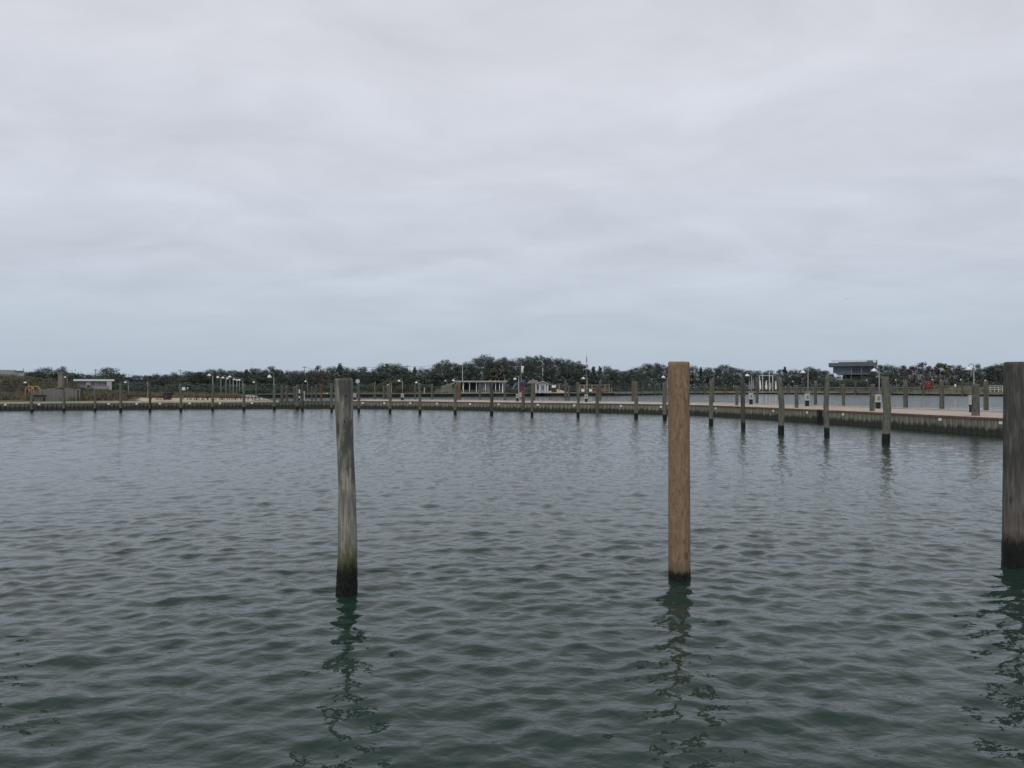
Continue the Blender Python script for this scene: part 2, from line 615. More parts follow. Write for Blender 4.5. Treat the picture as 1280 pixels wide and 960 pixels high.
def grid_mesh(name, xs, ys, Z, material, dx=None, dy=None, smooth=True):
    nx, ny = len(xs), len(ys)
    X, Y = np.meshgrid(xs, ys)
    co = np.empty((ny * nx, 3), np.float32)
    co[:, 0] = (X if dx is None else X + dx).ravel()
    co[:, 1] = (Y if dy is None else Y + dy).ravel()
    co[:, 2] = Z.ravel()
    i = np.arange(ny * nx).reshape(ny, nx)
    q = np.stack([i[:-1, :-1], i[:-1, 1:], i[1:, 1:], i[1:, :-1]], -1).reshape(-1, 4)
    me = bpy.data.meshes.new(name)
    me.vertices.add(len(co))
    me.vertices.foreach_set("co", co.ravel())
    me.loops.add(q.size)
    me.loops.foreach_set("vertex_index", q.ravel().astype(np.int32))
    me.polygons.add(len(q))
    me.polygons.foreach_set("loop_start", np.arange(0, q.size, 4, dtype=np.int32))
    me.polygons.foreach_set("use_smooth", np.full(len(q), smooth))
    me.update(calc_edges=True)
    me.materials.append(material)
    return me


def vnoise(X, Y, s, seed):
    """cheap smooth noise from a few sines"""
    r = np.random.default_rng(seed)
    out = 0
    for _ in range(6):
        a = r.uniform(0, 6.28)
        k = r.uniform(.5, 1.5) / s
        out = out + np.sin(k * (X * math.cos(a) + Y * math.sin(a)) * 6.28 + r.uniform(0, 6.28))
    return out / 6


gx = axis(-4500, 4500, -150, 235, 2.0)
gy = axis(-800, 6500, 56, 440, 2.0)
GX, GY = np.meshgrid(gx, gy)
GZ = ground_z(GX, GY)
gme = grid_mesh("ground", gx, gy, GZ, M['ground'])
gd = seg_dist(WATER_POLY, GX, GY)
px_all = 640 + F * GX / np.maximum(GY, 1)


def blob(a, lo, hi, soft):
    return np.clip((a - lo) / soft, 0, 1) * np.clip((hi - a) / soft, 0, 1)


sand = blob(px_all, 165, 372, 16) * (GY < 165) * np.clip((150 - GY) / 18, 0, 1)            # beach behind the near bulkhead
sand = np.maximum(sand, .75 * blob(px_all, 385, 420, 6) * (GY > 200) * np.clip((30 - gd) / 6, 0, 1))
sand = np.maximum(sand, .95 * blob(px_all, 672, 770, 8) * (GY > 250) * np.clip((26 - gd) / 8, 0, 1))
sand = np.maximum(sand, .95 * blob(px_all, 790, 950, 8) * (GY > 250) * np.clip((22 - gd) / 6, 0, 1))
sand = np.maximum(sand, .55 * blob(px_all, 950, 1300, 8) * (GY > 250) * np.clip((14 - gd) / 6, 0, 1))
att = gme.attributes.new("sand", 'FLOAT', 'POINT')
att.data.foreach_set("value", sand.astype(np.float32).ravel())
structure("ground", gme)

# ------------------------------------------------------------------ water with real wind waves
wx = axis(-330, 330, -6.5, 9.5, 0.05, 1.0125, 0.26, 98)
wy = np.concatenate([np.arange(-8, 4, .4), axis(4, 116, 4.2, 11, 0.040, 1.009, 0.24, 116), np.arange(118, 470, 2.0)])
X, Y = np.meshgrid(wx.astype(np.float32), wy.astype(np.float32))
SX = np.gradient(wx)[None, :] * np.ones_like(Y)
SY = np.gradient(wy)[:, None] * np.ones_like(X)
Z = np.zeros_like(X)
DX = np.zeros_like(X)
DY = np.zeros_like(X)
NW = 150
lam = np.exp(np.linspace(math.log(.11), math.log(2.0), NW)) * RNG.uniform(.92, 1.08, NW)
for L in lam:
    k = 2 * math.pi / L
    spread = .55 if L > .9 else .85
    th = R(-93) + RNG.normal(0, spread)
    cx, cy = math.cos(th), math.sin(th)
    peak = math.exp(-(math.log(L / .38) / .95) ** 2) + .08
    a = 0.0238 / k * peak
    res = np.maximum(SX * abs(cx), SY * abs(cy))
    w = np.clip(1.7 - res / (L / 4.0), 0, 1)
    if w.max() == 0:
        continue
    ph = k * (X * cx + Y * cy) + RNG.uniform(0, 6.283)
    s, c = np.sin(ph), np.cos(ph)
    Z += a * w * s
    DX -= .75 * a * w * cx * -c
    DY -= .75 * a * w * cy * -c
gust = 1 + .22 * vnoise(X, Y, 7.0, 5)
Z *= gust
wme = grid_mesh("water", wx, wy, Z, M['water'], DX * gust, DY * gust)
structure("water", wme)
print("water rms slope approx", float(np.std(np.diff(Z[:, 300:360], axis=0) / np.diff(wy)[:, None])))


# ------------------------------------------------------------------ bulkheads, pier
def walk(poly, step):
    """points along a polyline at equal steps with the direction there"""
    out = []
    carry = 0.0
    for (x0, y0), (x1, y1) in zip(poly[:-1], poly[1:]):
        L = math.hypot(x1 - x0, y1 - y0)
        d = carry
        while d < L:
            out.append((x0 + (x1 - x0) * d / L, y0 + (y1 - y0) * d / L, math.atan2(y1 - y0, x1 - x0)))
            d += step
        carry = d - L
    return out


def offset(poly, w):
    """the polyline moved w to its left, mitred"""
    n = len(poly)
    out = []
    for i, p in enumerate(poly):
        ds = []
        if i > 0:
            ds.append(Vector((p[0] - poly[i - 1][0], p[1] - poly[i - 1][1])).normalized())
        if i < n - 1:
            ds.append(Vector((poly[i + 1][0] - p[0], poly[i + 1][1] - p[1])).normalized())
        nn = Vector((0, 0))
        for q in ds:
            nn += Vector((-q.y, q.x))
        nn.normalize()
        k = nn.dot(Vector((-ds[0].y, ds[0].x)))
        out.append((p[0] + nn.x * w / k, p[1] + nn.y * w / k))
    return out


def strip_beam(poly, a, b, z0, z1, mb=None, mi=0):
    """a solid strip along a polyline between the offsets a and b and the heights z0 and z1"""
    mb = mb or MB()
    A, B = offset(poly, a), offset(poly, b)
    n = len(poly)
    vs = []
    for i in range(n):
        vs += [(*A[i], z0), (*B[i], z0), (*B[i], z1), (*A[i], z1)]
    fs = [(0, 1, 2, 3)]
    for i in range(n - 1):
        o = i * 4
        for j in range(4):
            fs.append((o + j, o + 4 + j, o + 4 + (j + 1) % 4, o + (j + 1) % 4))
    o = (n - 1) * 4
    fs.append((o + 3, o + 2, o + 1, o))
    mb.add(vs, fs, mi)
    return mb


DECKZ = 1.09
PW = 0.52


def plank_mesh(name, material, top, seed):
    """one upright sheet plank, 0.52 m on a 0.53 m pitch, origin at the waterline"""
    r = random.Random(seed)
    mb = MB()
    t = .09
    w = PW - .035
    ch = .02
    prof = [(-w / 2, 0), (-w / 2 + ch, -t), (w / 2 - ch, -t), (w / 2, 0)]
    vs = []
    for z in (-1.4, top):
        for x, y in prof:
            vs.append((x + r.uniform(-.004, .004), y + r.uniform(-.008, .008), z))
    mb.add(vs, [(0, 1, 5, 4), (1, 2, 6, 5), (2, 3, 7, 6), (3, 0, 4, 7), (4, 5, 6, 7)])
    return mb.mesh(name, material)


def planks(poly, parent, material, top, limit=300):
    meshes = [plank_mesh("bulkhead_plank", material, top, k) for k in range(4)]
    pts = walk(poly, PW)
    for i, (x, y, a) in enumerate(pts[:limit]):
        link("bulkhead_plank", meshes[i % 4], parent, (x, y, random.uniform(-.012, .012)), a + random.uniform(-.012, .012))


def front_u(poly, px):
    """point of a polyline that shows at photograph column px, with the direction there"""
    for (x0, y0), (x1, y1) in zip(poly[:-1], poly[1:]):
        c0, c1 = 640 + F * x0 / y0, 640 + F * x1 / y1
        if c0 <= px <= c1:
            m = (px - 640) / F
            t = (m * y0 - x0) / ((x1 - x0) - m * (y1 - y0))
            return x0 + t * (x1 - x0), y0 + t * (y1 - y0), math.atan2(y1 - y0, x1 - x0)
    return None


plate_me = MB().box((0, 0, 0), (.30, .03, .22)).mesh("number_plate", M['white'])


def plates(poly, parent, pxs, z, k=1.0):
    for p in pxs:
        q = front_u(poly, p)
        if q:
            x, y, a = q
            o = link("number_plate", plate_me, parent, (x + math.sin(a) * .13, y - math.cos(a) * .13, z), a)
            o.scale = (k, 1, k)


pier = thing("pier", "long curved timber walkway pier with pale and reddish deck boards between two basins", "pier", (0, 0, 0))
planks(PIER_FRONT[1:], pier, M['plank'], .99)
strip_beam(PIER_FRONT, -.12, .14, .92, DECKZ - .025).build("front_beam", M['beam_brown'], pier)
strip_beam(PIER_FRONT, .02, .12, -1.4, .91).build("sheeting", M['far_wall'], pier)
PIER_W = 8.3
strip_beam(PIER_FRONT[1:], PIER_W - .1, PIER_W, -1.4, .90).build("back_sheeting", M['far_wall'], pier)
strip_beam(PIER_FRONT[1:], PIER_W - .35, PIER_W + .1, .905, DECKZ + .10).build("back_beam", M['beam_pale'], pier)
# boards, one real board each (too far off to pick apart singly)
A_, B_ = offset(PIER_FRONT, -.10), offset(PIER_FRONT, PIER_W - .37)
for part, mat_, rng in (("pale_deck_boards", M['deck_grey'], (1, 5)), ("reddish_deck_boards", M['deck_red'], (5, 10))):
    mb = MB()
    for i in range(*rng):
        a0, a1, b0, b1 = [Vector(p) for p in (A_[i], A_[i + 1], B_[i], B_[i + 1])]
        n = max(2, int((a1 - a0).length / .24))
        for k in range(n):
            t0, t1 = (k + .02) / n, (k + .98) / n
            zt = DECKZ + random.uniform(-.008, .008)
            pts = [a0.lerp(a1, t0), a0.lerp(a1, t1), b0.lerp(b1, t1), b0.lerp(b1, t0)]
            vs = [(p.x, p.y, zt - .05) for p in pts] + [(p.x, p.y, zt) for p in pts]
            mb.add(vs, [(4, 5, 6, 7), (0, 1, 5, 4), (1, 2, 6, 5), (2, 3, 7, 6), (3, 0, 4, 7)])
    o = mb.build(part, mat_, pier)
    o["kind"] = "stuff"
plates(PIER_FRONT, pier, [454, 481, 513.5, 547, 588.5, 624, 673, 718.5, 777, 827], .80, .95)
plates(PIER_FRONT, pier, [896, 968, 1010.5, 1055.5, 1113, 1177, 1253], .80, .8)
q = front_u(PIER_FRONT, 1027)
lad = MB()
for s in (-.22, .22):
    lad.beam((s, -.22, -1.0), (s, -.22, 1.12), .06, .06)
for k in range(7):
    lad.beam((-.22, -.22, -.6 + k * .28), (.22, -.22, -.6 + k * .28), .04, .04)
lad.box((0, -.13, .2), (.40, .04, 1.5))
lad.build("ladder", M['black'], pier).matrix_local = Matrix.Translation((q[0], q[1], 0)) @ Matrix.Rotation(q[2], 4, 'Z')

bw = thing("bulkhead", "low dark timber bulkhead wall holding the beach and scrub on the left shore", "bulkhead", (0, 0, 0))
planks(NEAR_LEFT[1:] + [PIER_FRONT[1]], bw, M['plank_left'], .93)
strip_beam(NEAR_LEFT, -.12, .12, .86, 1.04).build("cap_beam", M['beam_pale'], bw)
strip_beam(NEAR_LEFT, .02, .11, -1.4, .85).build("sheeting", M['far_wall'], bw)
plates(NEAR_LEFT, bw, [7, 49, 136, 171, 200, 237, 275, 315], .76, .95)
plates(PIER_FRONT, bw, [347], .78, .95)
walk_me = strip_beam(NEAR_LEFT, .13, 2.5, .6, LANDZ + .03).mesh("path", M['concrete'])
structure("path", walk_me)

fb = thing("bulkhead", "far dark bulkhead wall with pale cap along the back basin shore", "bulkhead", (0, 0, 0))
FARW = FAR[1:-1]
mbw = MB()
strip_beam(FARW, 0.0, .3, -1.4, 1.04, mbw)
for x, y, a in walk(FARW, 1.5):
    mbw.box((x + math.sin(a) * .08, y - math.cos(a) * .08, -.2), (.3, .2, 1.9), a)
mbw.build("wall", M['far_wall'], fb)
strip_beam(FARW[:5], -.25, 3.6, 1.05, 1.22).build("cap_beam", M['far_wall_pale'], fb)
strip_beam(FARW[4:], -.32, 3.6, .62, 1.55).build("upper_wall", M['far_wall_pale'], fb)
strip_beam(FAR[:2], -.1, .2, -1.4, .9).build("side_wall", M['plank_left'], fb)
strip_beam(FAR[:2], .21, 4.0, .5, 1.02).build("side_cap", M['concrete'], fb)


# ------------------------------------------------------------------ piles
def pile_mesh(name, material, prof, cx=None, depth=1.6, seg=28, rings=46, seed=1, rough=.012, cracks=(), top_bevel=.015, foul=0.0, foul_z=.3):
    """a round timber pile. prof: [(z, radius)], cx: [(z, sideways shift)], cracks: (angle, z0, z1, depth)"""
    r = np.random.default_rng(seed)
    H = prof[-1][0]
    zs = np.concatenate([[-depth], np.linspace(-.25, H - top_bevel, rings), [H]])
    pz, pr = zip(*prof)
    ang = np.linspace(0, 2 * np.pi, seg, endpoint=False)
    co = []
    p1, p2, p3 = r.uniform(0, 6.28, 3)
    for i, z in enumerate(zs):
        rad = np.interp(z, pz, pr) + (0 if i < len(zs) - 1 else -top_bevel)
        dxs = np.interp(z, *zip(*cx)) if cx else 0
        rr = rad * (1 + rough * (np.sin(2 * ang + p1 + z * .7) + .7 * np.sin(3 * ang + p2 - z * 1.3) + .5 * np.sin(7 * ang + p3 + z * 2.1)) + r.normal(0, rough * .35, seg))
        if foul and z < foul_z + .1:
            rr += foul * np.clip(r.normal(.35, .6, seg), 0, 1.3) * min(1, (foul_z + .1 - z) / .2)
        for a0, z0, z1, dep in cracks:
            if z0 < z < z1:
                dd = np.abs((ang - a0 + np.pi) % (2 * np.pi) - np.pi)
                rr -= dep * np.exp(-(dd / .09) ** 2)
        for k in range(seg):
            co.append((dxs + rr[k] * math.cos(ang[k]), rr[k] * math.sin(ang[k]), z + (r.normal(0, .004) if i == len(zs) - 1 else 0)))
    mb = MB()
    fs = []
    for i in range(len(zs) - 1):
        for k in range(seg):
            fs.append((i * seg + k, i * seg + (k + 1) % seg, (i + 1) * seg + (k + 1) % seg, (i + 1) * seg + k))
    fs.append(tuple((len(zs) - 1) * seg + k for k in range(seg)))
    mb.add(co, fs)
    me = mb.mesh(name, material, True)
    me.polygons[len(me.polygons) - 1].use_smooth = False
    return me


NB = "tall piles standing in the near water"
D = DW(742)
o = link("mooring_pile", pile_mesh("mooring_pile", M['pile_weathered'],
         [(-2, .145), (0, .138), (.12, .136), (.5, .131), (.9, .125), (1.5, .113), (2.0, .112), (2.45, .119), (2.94, .127)],
         [(0, .0), (.6, .012), (1.4, .005), (2.0, -.018), (2.5, -.035), (2.94, -.040)], seg=64, rings=120, seed=3, rough=.014, foul=.008, foul_z=.34,
         cracks=((-2.3, 1.9, 3.0, .022), (-1.35, .6, 1.7, .010), (-1.0, 1.0, 2.4, .008), (-1.9, .9, 2.2, .010))), None, (WX(433.5, D), D, 0))
tag(o, "crooked weathered grey pile with green algae and black foot, nearest in the water", "pile", NB)
kn = MB()
for (a, z) in ((-1.35, 2.36), (-1.2, 2.70)):
    kn.tube([(.116 * math.cos(a) - .03, .116 * math.sin(a), z), (.123 * math.cos(a) - .03, .123 * math.sin(a), z)], .012, 8)
kn.build("wood_knot", M['black'], o)  # small black discs modelling the knots in the wood
D = DW(722)
o = link("mooring_pile", pile_mesh("mooring_pile", M['pile_tan'], [(-2, .165), (0, .160), (.5, .160), (1.8, .157), (3.2, .157)], [(0, 0), (3.2, -.006)],
         seg=64, rings=110, seed=8, rough=.004, foul=.006, foul_z=.06, cracks=((-2.25, .9, 3.1, .012), (-1.75, .3, 1.6, .010), (-1.1, 1.5, 2.8, .010), (-1.42, 2.2, 3.15, .008))), None, (WX(849, D), D, 0))
tag(o, "straight tan brown pile with clean bark-free sides and narrow black foot", "pile", NB)
D = DW(708)
o = link("mooring_pile", pile_mesh("mooring_pile", M['pile_dark'], [(-2, .225), (0, .222), (.5, .217), (1.8, .205), (3.22, .198)], [(0, 0), (3.2, .01)],
         seg=64, rings=90, seed=12, rough=.006, foul=.009, foul_z=.4, cracks=((-1.9, 1.2, 3.0, .008),)), None, (WX(1272, D), D, 0))
tag(o, "dark grey pile with wide wet black foot, cut off by the right edge", "pile", NB)

D = 10.3
o = link("mooring_pile", bpy.data.objects["mooring_pile"].data, None, (WX(-26, D), D, 0), 2.0)
tag(o, "grey pile standing just outside the left edge, only its broken reflection showing", "pile", NB)
OUT = [(-22, 515), (40, 514.7), (79.5, 514), (119, 513.7), (151, 514.5), (187.5, 514.5), (226, 514.2), (266, 513.2), (305, 513), (343, 512.2), (371.7, 512), (378, 513), (414.5, 514), (448.5, 515),
       (487.5, 515.7), (525, 517), (569, 517.8), (614.5, 518.6), (665, 520.2), (722.5, 521.3), (795, 522.6), (831, 524.4), (888.7, 531), (929, 535.6), (976, 541.5), (1033.5, 545), (1107, 553.5)]
TOP = {40: 492, 79.5: 488, 119: 487, 888.7: 476, 929: 471.5, 976: 471.5, 1033.5: 470.5, 1107: 470.8}
WID = {888.7: 5.2, 929: 5.2, 976: 7.2, 1033.5: 6.4, 1107: 9.6}
G1 = "mooring piles in front of the pier and left bulkhead"
protos = []
for s in range(4):
    b = .165 + .01 * s
    protos.append(pile_mesh("mooring_pile", M['pile_far'] if s != 1 else M['pile_far_dark'], [(-2, b), (0, b), (.55, b * .97), (.75, b * .93), (2, b * .92), (3.45, b * .9)],
                            [(0, 0), (1.7, .03 * (s - 1.5)), (3.45, .05 * (1.5 - s))], seg=20, rings=24, seed=20 + s, rough=.02))
extra = {0: "at the left edge", 1: "under the yellow arch"}
for i, (p, y) in enumerate(OUT[1:]):
    D = DW(y)
    s = (i * 7 + (i // 3)) % 4
    top = TOP.get(p)
    h = WZ(top, D) if top else random.uniform(3.3, 3.5)
    o = link("mooring_pile", protos[s], None, (WX(p, D), D, 0), random.uniform(0, .4))
    kx = 1.0
    if p in WID:
        kx = WID[p] * D / F / (2 * (.165 + .01 * s) * .95)
    o.scale = (kx, kx, h / 3.45)
    o.rotation_euler = (random.uniform(-.015, .015), random.uniform(-.017, .017), random.uniform(0, 6.2))
    if p not in WID:
        kx = random.uniform(.85, 1.12)
        o.scale = (kx, kx, o.scale[2])
    n = ORD[i]
    if p < 350:
        lab = f"grey mooring pile in the water, {n} from the left along the dark left bulkhead"
    elif p < 840:
        lab = f"grey-green mooring pile before the pale pier, {ORD[i - 9]} from the left in its row"
    else:
        lab = f"stout greenish pile with black foot before the reddish pier deck, {ORD[i - 21]} from left"
    tag(o, lab, "pile", G1)

# piles standing on or behind the pier: photograph column, row of the foot, row of the top, width in px, place
INN = [(352.5, 498.5, 482, 4, 'b'), (358.5, 499, 482, 4, 'b'), (368.5, 500.5, 483, 4.5, 'f'), (390, 499.5, 483, 2.2, 'b'), (395, 499.5, 481, 2.2, 'b'), (402, 499.5, 480, 2.4, 'r'),
       (468.5, 499.7, 477, 2.6, 'b'), (480, 499.5, 482, 3.2, 'b'), (484.5, 500, 481.5, 3, 'b'), (519, 500, 481, 2, 'b'), (540, 500.2, 480, 3, 'b'), (573.5, 502.6, 478, 4.6, 'r'), (600, 500.5, 480.5, 2.4, 'b'),
       (631, 500.6, 478, 3.4, 'b'), (654, 503.0, 489, 4, 'f'), (668, 501, 480, 2.5, 'b'), (707, 501.3, 475.5, 3, 'b'), (711, 501.5, 482, 2.6, 'b'), (746.5, 504.3, 481, 4.2, 'f'), (750, 501.6, 475.5, 3, 'b'),
       (791, 502.2, 476, 3.2, 'r'), (891.5, 503.4, 472, 3.2, 'b'), (921, 506.6, 482.3, 3.6, 'f'), (946, 504.9, 472.5, 3.5, 'b'), (995.6, 509.6, 482, 4.4, 'f'), (1019, 507.8, 477, 4, 'b'),
       (1054.5, 509.2, 480, 3.6, 'b'), (1090, 513.8, 480, 6, 'f'), (1132, 511.8, 476.5, 5.4, 'b'), (1177.6, 513.4, 475.5, 5.6, 'b'), (1219.5, 519.6, 480, 8.6, 'f'), (1232.5, 515.4, 476.5, 5.6, 'b')]
G2 = "piles standing along the pier deck"
ip = [pile_mesh("deck_pile", M['pile_dry'] if s < 3 else M['pile_brown'], [(-2, .16), (0, .155), (1.2, .15), (2.5, .145)], [(0, 0), (2.5, .03 * (s - 1))], seg=18, rings=16, seed=40 + s, rough=.02) for s in range(4)]
nb = nf = nr = 0
for p, y, t, w, pl in INN:
    D = DW(y, DECKZ)
    if pl != 'f' and p > 385:
        # behind the pier, standing in the back basin just past the back beam
        q = front_u(offset(PIER_FRONT[1:], PIER_W + .45), p)
        D = q[1] if q else D
    s = 3 if pl == 'r' else random.randrange(3)
    base = DECKZ - .02 if (pl == 'f' or p < 385) else -.4
    h = WZ(t, D) - base
    o = link("deck_pile", ip[s], None, (WX(p, D), D, base), random.uniform(0, 6))
    k = max(.7, w * D / F / .30)
    o.scale = (k, k, h / 2.5)
    if pl == 'f':
        nf += 1
        lab = f"thick grey pile standing on the front part of the pier deck, {ORD[nf - 1]} from left"
    elif pl == 'b':
        nb += 1
        lab = f"slender grey pile behind the back edge of the pier, {ORD[nb - 1]} from left"
    else:
        nr += 1
        lab = ["short rusty brown pile near the orange sand gap, behind the pier", "brown pile directly beside a grey one, left of the white pavilion", "brown pile beside a black footed one, left of the tan pile"][nr - 1]
    tag(o, lab, "pile", G2)

# piles in the back basin along the far bulkhead
FPX = [(803.5, 479, 1.6), (819, 481, 1.6), (824.5, 481, 1.6), (869, 480, 1.8), (874.5, 480, 1.8), (881, 480, 2.2), (907, 480.5, 2), (931.5, 481, 2), (985.5, 481, 1.8), (1001, 481, 2), (1051, 480.5, 1.8),
       (1069, 478.5, 2.4), (1113.5, 480, 2.2), (1154, 476, 2.4), (1203, 475, 2.4)]
G3 = "thin piles in front of the far bulkhead"
for i, (p, t, w) in enumerate(FPX):
    q = front_u(offset(FARW, -1.0), p)
    D = q[1]
    o = link("mooring_pile", ip[i % 3], None, (WX(p, D), D, -.5), i)
    k = w * D / F / .30
    o.scale = (k, k, (WZ(t, D) + .5) / 2.5)
    tag(o, f"thin distant pile before the far bulkhead, {ORD[i]} from left past the tall bushy pines", "pile", G3)


# ------------------------------------------------------------------ gooseneck lamps
def make_lamp(name="gooseneck_lamp"):
    root = thing(name, "x", "lamp")
    pole = MB().tube([(0, 0, 0), (0, 0, 3.2)], [.055, .04], 10)
    pole.lathe([(.13, 0), (.13, .04), (.07, .10)], n=10)
    pole.build("pole", M['galv'], root, True)
    pts = [(0, 0, 3.15)]
    for k in range(11):
        a = math.pi * k / 10
        pts.append((-.24 + .24 * math.cos(a), 0, 3.41 + .24 * math.sin(a)))
    MB().tube(pts, .028, 8).build("arm", M['galv'], root, True)
    sh = MB().lathe([(.05, .24), (.08, .20), (.17, .14), (.235, .04), (.25, -.03), (.235, -.03), (.16, .10), (.05, .18)], (-.48, 0, 3.20), 18)
    s = sh.build("lamp_shade", M['shade'], root, True)
    MB().lathe([(.03, .12), (.07, .06), (.07, -.01), (.02, -.05)], (-.48, 0, 3.17), 10).build("bulb", M['white'], s, True)
    return root


GL = "gooseneck lamps with white shades"
lamp0 = make_lamp()
used = [0]


def lamp(p, top, D, z, label, rz=0.0, k=1.0):
    """p: column of the pole, top: row of the arm's highest point"""
    h = WZ(top, D) - z
    s = (k, k, h / 3.66)
    loc = (WX(p, D), D, z)
    if not used[0]:
        used[0] = 1
        lamp0.location = loc
        lamp0.scale = s
        lamp0.rotation_euler = (0, 0, rz)
        lamp0["label"] = label
        lamp0["group"] = GL
        return lamp0
    return dup(lamp0, label, loc, rz, s, GL)


BACK = offset(PIER_FRONT, PIER_W - 1.2)
for p, top, lab in ((1217.3, 454.6, "largest gooseneck lamp with white shade, on the reddish deck beside a thick pile"),
                    (1099, 457.2, "white shaded gooseneck lamp just left of the dark glass building's right end"),
                    (1010, 460, "white shaded gooseneck lamp on the pier, left of the flat-roofed glass building"),
                    (939.5, 464.8, "white shaded lamp on the pier beside the white pole frame"),
                    (834, 467.5, "white shaded lamp peeping out at the left side of the tan pile"),
                    (733.8, 469.4, "white shaded lamp on the pier standing right in front of the tall thin mast"),
                    (648, 470.3, "white shaded lamp on the pier beside the blue and red banner"),
                    (571, 472.6, "white shaded lamp behind piles at the left end of the white pavilion"),
                    (524.5, 475.5, "white shaded lamp showing just over a pile left of the pavilion"),
                    (503, 473.3, "white shaded lamp with pale pedestal right of the yellow-green bush"),
                    (489.5, 478.8, "low white shaded lamp just over a pile beside the yellow-green bush"),
                    (441, 474, "white shaded lamp close behind the top of the crooked grey pile")):
    x, y, a = front_u(BACK, p)
    lamp(p, top, y, DECKZ + .01, lab, random.uniform(-.2, .3))
for p, top, D, lab, k in ((342.3, 465.2, 113.5, "white shaded gooseneck lamp at the right end of the picnic beach", 1.3),
                          (266, 465, 116, "grey gooseneck lamp behind a pile, leftmost of the clustered lamp row", 1.15),
                          (276.2, 468.2, 128, "second lamp of the clustered row behind the picnic tables", 1.1),
                          (282.5, 469.0, 137, "third lamp of the clustered row behind the picnic tables", 1.1),
                          (287.4, 470.2, 146, "fourth lamp of the clustered row behind the picnic tables", 1.1),
                          (291.5, 467.6, 132, "tallest lamp in the middle of the clustered row", 1.3),
                          (296, 471.6, 158, "fifth lamp of the clustered row behind the picnic tables", 1.2),
                          (299.3, 472.4, 166, "sixth lamp of the clustered row behind the picnic tables", 1.2),
                          (303.5, 472.6, 160, "last lamp at the right end of the clustered row", 1.5)):
    x = WX(p, D)
    lamp(p, top, D, gz(x, D) - .05, lab, random.uniform(-.15, .15), k)
for p, top, D, lab in ((320, 474.5, 175, "small lamp on thin pole standing alone between lamp cluster and beach end lamp"),
                       (36, 475.6, 116, "white shaded lamp standing directly over the yellow arch"),
                       (160.5, 475.4, 118, "white headed lamp on grey pole left of the red flag"),
                       (84, 468.5, 176, "pale lamp right of the tan block pillar"),
                       (384.5, 473.4, 240, "small lamp left of the crooked pile before dark trees"),
                       (558.7, 474, 292, "small white topped lamp left of the pavilion's sloping roof"),
                       (992.6, 475.2, 412, "small far lamp on far shore, just left of the largest glass front lamp"),
                       (1021.5, 475.2, 409, "small far lamp on the far shore below the glass building's left corner"),
                       (1049.5, 467.8, 398, "tall far lamp on the far shore in front of the glass building"),
                       (1085, 473.6, 386, "small far lamp in front of the glass building's dark right half"),
                       (1121, 473.4, 362, "far lamp on the far shore between glass building and red frame"),
                       (1167, 472.8, 338, "far lamp beside the red frame on the far shore"),
                       (1203, 472.8, 318, "far lamp right of the small white box on the fence"),
                       (1234, 473.6, 306, "far lamp in front of the brown bank near the grey roofed house")):
    x = WX(p, D)
    lamp(p, top, D, gz(x, D) - .05, lab, random.uniform(-.3, .3), 1.0 if D < 200 else 1.35)

# service pedestals at the feet of the pier lamps
ped0 = None
for p, lab in ((646.8, "white topped service pedestal at the lamp by the blue and red banner"), (732.8, "white topped service pedestal at the lamp before the tall mast"),
               (503, "pale service pedestal at the lamp right of the yellow-green bush"), (938.6, "service pedestal at the lamp beside the white pole frame"),
               (1008.8, "dark footed service pedestal left of the ladder"), (1097.4, "tall service pedestal half hidden by the stout greenish pile"),
               (1215.3, "service pedestal half hidden behind the thick deck pile"), (443.5, "pale service pedestal beside the crooked grey pile")):
    x, y, a = front_u(offset(PIER_FRONT, PIER_W - 1.75), p)
    if ped0 is None:
        ped0 = thing("service_pedestal", lab, "pedestal", (x, y, DECKZ), 0, "service pedestals on the pier")
        MB().box((0, 0, .20), (.32, .26, .40)).box((0, 0, .42), (.36, .30, .05)).build("base", M['black'], ped0)
        hb = MB().box((0, 0, .70), (.40, .30, .50))
        hb.box((0, -.01, .97), (.46, .36, .05))
        hb.build("head", M['white_dirty'], ped0)
        MB().box((0, -.165, .72), (.24, .03, .26)).build("socket_cover", M['galv'], ped0)
    else:
        dup(ped0, lab, (x, y, DECKZ), 0, (1, 1, 1.25) if p > 900 else None)


# ------------------------------------------------------------------ picnic tables, bins, signs on the beach
def make_table():
    r = thing("picnic_table", "x", "picnic table")
    t = MB()
    for k in range(4):
        t.box((0, -.30 + k * .2, .74), (1.85, .18, .045))
    t.build("tabletop", M['table_wood'], r)
    for s in (-1, 1):
        b = MB()
        b.box((0, s * .68, .44), (1.85, .26, .05))
        b.build("bench", M['table_wood'], r)
    for s in (-1, 1):
        g = MB()
        g.beam((s * .62, -.66, 0), (s * .62, -.22, .72), .05, .10)
        g.beam((s * .62, .66, 0), (s * .62, .22, .72), .05, .10)
        g.beam((s * .62, -.80, .40), (s * .62, .80, .40), .05, .10)
        g.build("leg_frame", M['table_wood'], r)
    return r


